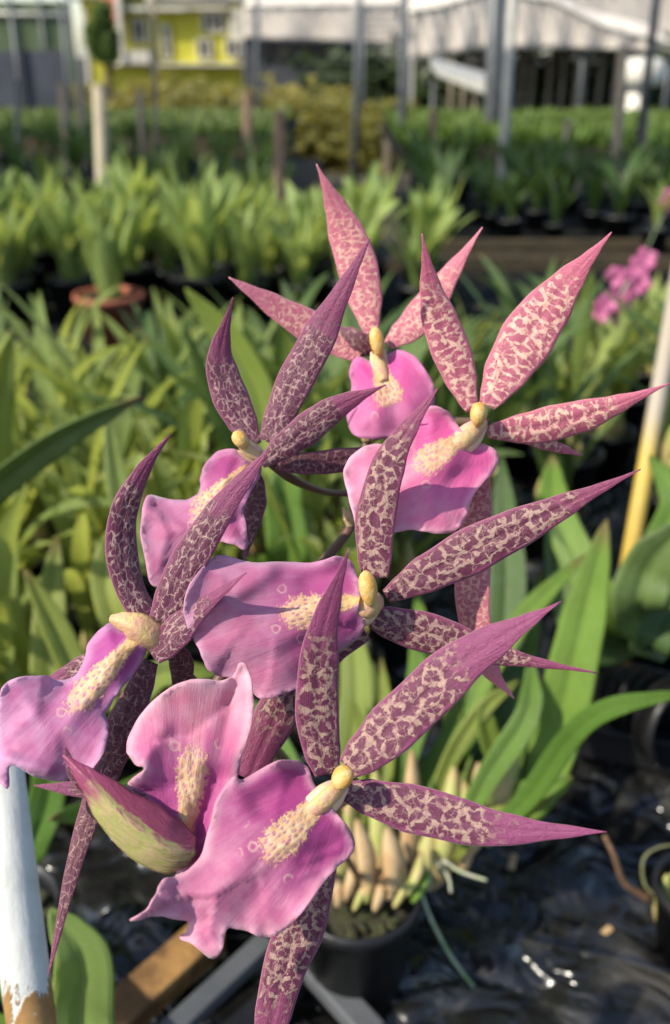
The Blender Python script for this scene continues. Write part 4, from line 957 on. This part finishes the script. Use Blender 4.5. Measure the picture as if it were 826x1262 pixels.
added_shade_net(-2.2, 1.8, 3.0, 6.2, 2.4, 'unseen net added to shade the second bench on the right')
# hanging strip with bars
cl = PY(478, 40, 13.4)
ht = empty('net_screen', (cl.x, 13.4, -.7), 'square mesh net panel with upright bars left of the cream shelter', 'net screen')
mb = MB()
for i in range(9): a = PY(449+i*6.6, 10, 13.4); b = PY(449+i*6.6-2, 74, 13.4); mb.tube([a, b], .006, 6)
for i in range(8): a = PY(447, 12+i*8, 13.4); b = PY(505, 12+i*8, 13.4); mb.tube([a, b], .004, 6)
mb.build('mesh_bars', M['steel'], ht)
a = PY(507, 8, 13.3); MB().box((a.x-.05, 13.3, -.7), (a.x+.05, 13.36, a.z)).build('side_board', M['white_paint'], ht, False)
a = PY(449, 8, 13.35); MB().tube([(a.x, 13.35, -.7), (a.x, 13.35, a.z)], .02, 8).build('net_pole', M['steel'], ht)
# pale sloping roof of a low frame
a, b_ = PY(540, 84, 10.8), PY(628, 110, 10.2)
lf = empty('low_roof', (a.x*.5+b_.x*.5, 10.5, -.7), 'low pale sloping roof panel in front of the dark hedge', 'roof panel')
MB().add([a, b_, b_+Vector((0, .9, .10)), a+Vector((0, .9, .10)), a-Vector((0, 0, .07)), b_-Vector((0, 0, .12)), b_+Vector((0, .9, .0)), a+Vector((0, .9, .0))], [(0,1,2,3), (4,7,6,5), (0,4,5,1), (1,5,6,2), (2,6,7,3), (3,7,4,0)]).build('panel', M['steel_white'], lf, False)
for p in (a, b_): MB().tube([(p.x, p.y+.4, -.7), (p.x, p.y+.4, p.z-.12)], .02, 8).build('leg', M['steel'], lf)
# tall pale green net behind
a, b_ = PY(-60, 2, 14.0), PY(86, 2, 14.0)
gn = empty('net_fence', ((a.x+b_.x)/2, 14, -.7), 'taller grey-green mesh net behind the dark fence at the upper left', 'fence')
MB().box((a.x, 14, -.7), (b_.x, 14.02, a.z)).build('net', M['net_green'], gn, False)
for x in np.linspace(a.x, b_.x, 5): MB().tube([(x, 13.96, -.7), (x, 13.96, a.z+.1)], .02, 8).build('fence_pole', M['steel'], gn)
MB().tube([(a.x, 13.97, a.z-.12), (b_.x, 13.97, a.z-.16)], .025, 8).build('top_rail', M['white_paint'], gn)
# dark net wall at far left and the foliage behind it
a = PY(-40, 62, 12.0); b_ = PY(82, 60, 12.0)
nw = empty('net_fence', ((a.x+b_.x)/2, 12, -.7), 'dark grey shade net fence at the upper left', 'fence')
MB().box((a.x, 12, -.7), (b_.x, 12.02, a.z)).build('net', M['cloth_dark'], nw, False)
for x in (a.x, (a.x+b_.x)/2, b_.x): MB().tube([(x, 11.95, -.7), (x, 11.95, a.z+.5)], .025, 8).build('fence_pole', M['steel'], nw)
def tree(c, r, h, label, mat='green_mass', Y=20):
    root = empty('tree', (c[0], c[1], -.7), label, 'tree')
    pts = [(c[0], c[1], -.7), (c[0]+.05, c[1], -.7+h*.3), (c[0]-.05, c[1], -.7+h*.6)]
    mb = MB().tube(crom(pts, 8), [.16*(1-.6*i/8) for i in range(9)], 10)
    for k in range(6):
        a = k*1.05; e = Vector((c[0]+math.cos(a)*r*.6, c[1]+math.sin(a)*r*.6, -.7+h*random.uniform(.6, .85))); s_ = Vector((c[0], c[1], -.7+h*.4))
        mb.tube([s_, (s_+e)/2+Vector((0, 0, .1)), e], [.07, .045, .015], 6)
    mb.build('trunk', M['trunk'], root)
    bl = [((c[0]+random.uniform(-.6, .6)*r, c[1]+random.uniform(-.6, .6)*r, -.7+h*random.uniform(.5, 1)), (r*.5, r*.5, h*.17), .1) for _ in range(12)]
    scatter('crown', bl, 9000, .09, mat, None, None, parent=root)
tree((PY(128, 45, 37).x, 37), .55, 2.9, 'small rounded green tree in front of the building beside the orange column')
# ------------------------------------------------------------------ yellow building
YB = 40.0
def bp(px, py, dy=0): return PY(px, py, YB+dy)
bd = empty('building', (bp(190, 60).x, YB, -.7), 'yellow rendered two-storey building with balcony in the upper left', 'building')
zt = bp(0, -150).z
def wallbox(name, x0, x1, y0, y1, dy, mat, depth=1.0):
    a = bp(x0, y0, dy); b = bp(x1, y1, dy)
    return MB().box((a.x, YB+dy, b.z if y1 < 140 else -.7), (b.x, YB+dy+depth, a.z)).build(name, M[mat], bd, False)
wallbox('wall', 86, 310, -130, 200, 0, 'yellow', 9)
wallbox('lime_column', 86, 103, 24, 200, -.35, 'lime_paint', .345)
wallbox('column', 103, 109, 10, 110, -.6, 'white_paint', .3)
wallbox('orange_panel', 118, 147, -60, 26, -.5, 'orange_paint', .3)
wallbox('balcony_parapet', 146, 186, 62, 78, -.6, 'white_paint', .5)
wallbox('balcony_column', 143, 148, -60, 78, -.7, 'white_paint', .25)
wallbox('ledge', 130, 306, 78, 81, -.5, 'white_paint', .49)
wallbox('porch_slab', 150, 232, 8, 13, -.5, 'white_paint', .49)
wallbox('bay', 282, 312, 10, 72, -.25, 'white_paint', .24)
wallbox('eave', 84, 330, -4, 0, -.25, 'steel', .2)
def win(x0, x1, y0, y1, dy=-.12, mull=1):
    a = bp(x0, y0, dy); b = bp(x1, y1, dy)
    fr = MB(); t = .07
    fr.box((a.x-t, YB+dy, b.z-t), (a.x, YB+dy+.1, a.z+t)).box((b.x, YB+dy, b.z-t), (b.x+t, YB+dy+.1, a.z+t)).box((a.x, YB+dy, a.z), (b.x, YB+dy+.1, a.z+t)).box((a.x, YB+dy, b.z-t), (b.x, YB+dy+.1, b.z))
    for k in range(mull):
        mx = a.x+(b.x-a.x)*(k+1)/(mull+1); fr.box((mx-.03, YB+dy, b.z), (mx+.03, YB+dy+.09, a.z))
    w = fr.build('window', M['white_paint'], bd, False)
    MB().box((a.x, YB+dy+.05, b.z), (b.x, YB+dy+.07, a.z)).build('pane', M['glass'], w, False)
win(244, 260, 50, 70); win(279, 293, 50, 68, -.4); win(200, 209, 33, 70, -.12, 0); win(250, 276, 18, 38, -.12, 2); win(164, 178, 26, 50, -.12, 1)
aw = wallbox('canopy', 218, 280, 8, 12, -.4, 'white_paint', .39)
# neighbouring low white building
wb = empty('building', (PY(350, 60, 34).x, 34, -.7), 'low grey shed with dark square openings right of the yellow building', 'building')
a, b_ = PY(300, 50, 34), PY(470, 80, 34)
MB().box((a.x, 34, -.7), (b_.x, 38, a.z+.25)).build('wall', M['cloth_dark'], wb, False)
MB().box((a.x-.2, 33.6, a.z+.26), (b_.x+.2, 38.3, a.z+.36)).build('roof', M['white_paint'], wb, False)
for x0, x1 in ((322, 334), (340, 360), (368, 384), (395, 412)):
    a, b_ = PY(x0, 57, 33.95), PY(x1, 76, 33.95); MB().box((a.x, 33.93, b_.z), (b_.x, 33.99, a.z)).build('window', M['glass'], wb, False)

# ------------------------------------------------------------------ light
SUN_EL, SUN_AZ = 44, -118          # azimuth measured clockwise from +Y: the sun stands behind the camera to the left
sl = bpy.data.lights.new('sun', 'SUN'); sl.energy = 4.3; sl.angle = R(.6); sl.color = (1, .93, .79)
so = bpy.data.objects.new('sun', sl); col.objects.link(so)
az = R(SUN_AZ); el = R(SUN_EL); sd = Vector((math.sin(az)*math.cos(el), math.cos(az)*math.cos(el), math.sin(el)))
so.rotation_euler = sd.to_track_quat('Z', 'Y').to_euler()
w = bpy.data.worlds.new('World'); sc.world = w; w.use_nodes = True; nt = w.node_tree
sky = nt.nodes.new('ShaderNodeTexSky'); sky.sky_type = 'NISHITA'; sky.sun_disc = False; sky.sun_elevation = el; sky.sun_rotation = az
nt.links.new(sky.outputs[0], nt.nodes['Background'].inputs[0]); nt.nodes['Background'].inputs[1].default_value = .15
sc.view_settings.view_transform = 'Standard'; sc.view_settings.look = 'None'; sc.view_settings.gamma = 1; sc.view_settings.use_curve_mapping = False
sc.view_settings.exposure = .62
sc.cycles.max_bounces = 8; sc.cycles.transparent_max_bounces = 8; sc.cycles.use_denoising = True
for pr_ in protoA + protoB + protoC + protoD + sp:
    if pr_.name not in used: raise RuntimeError('unused prototype ' + pr_.name)
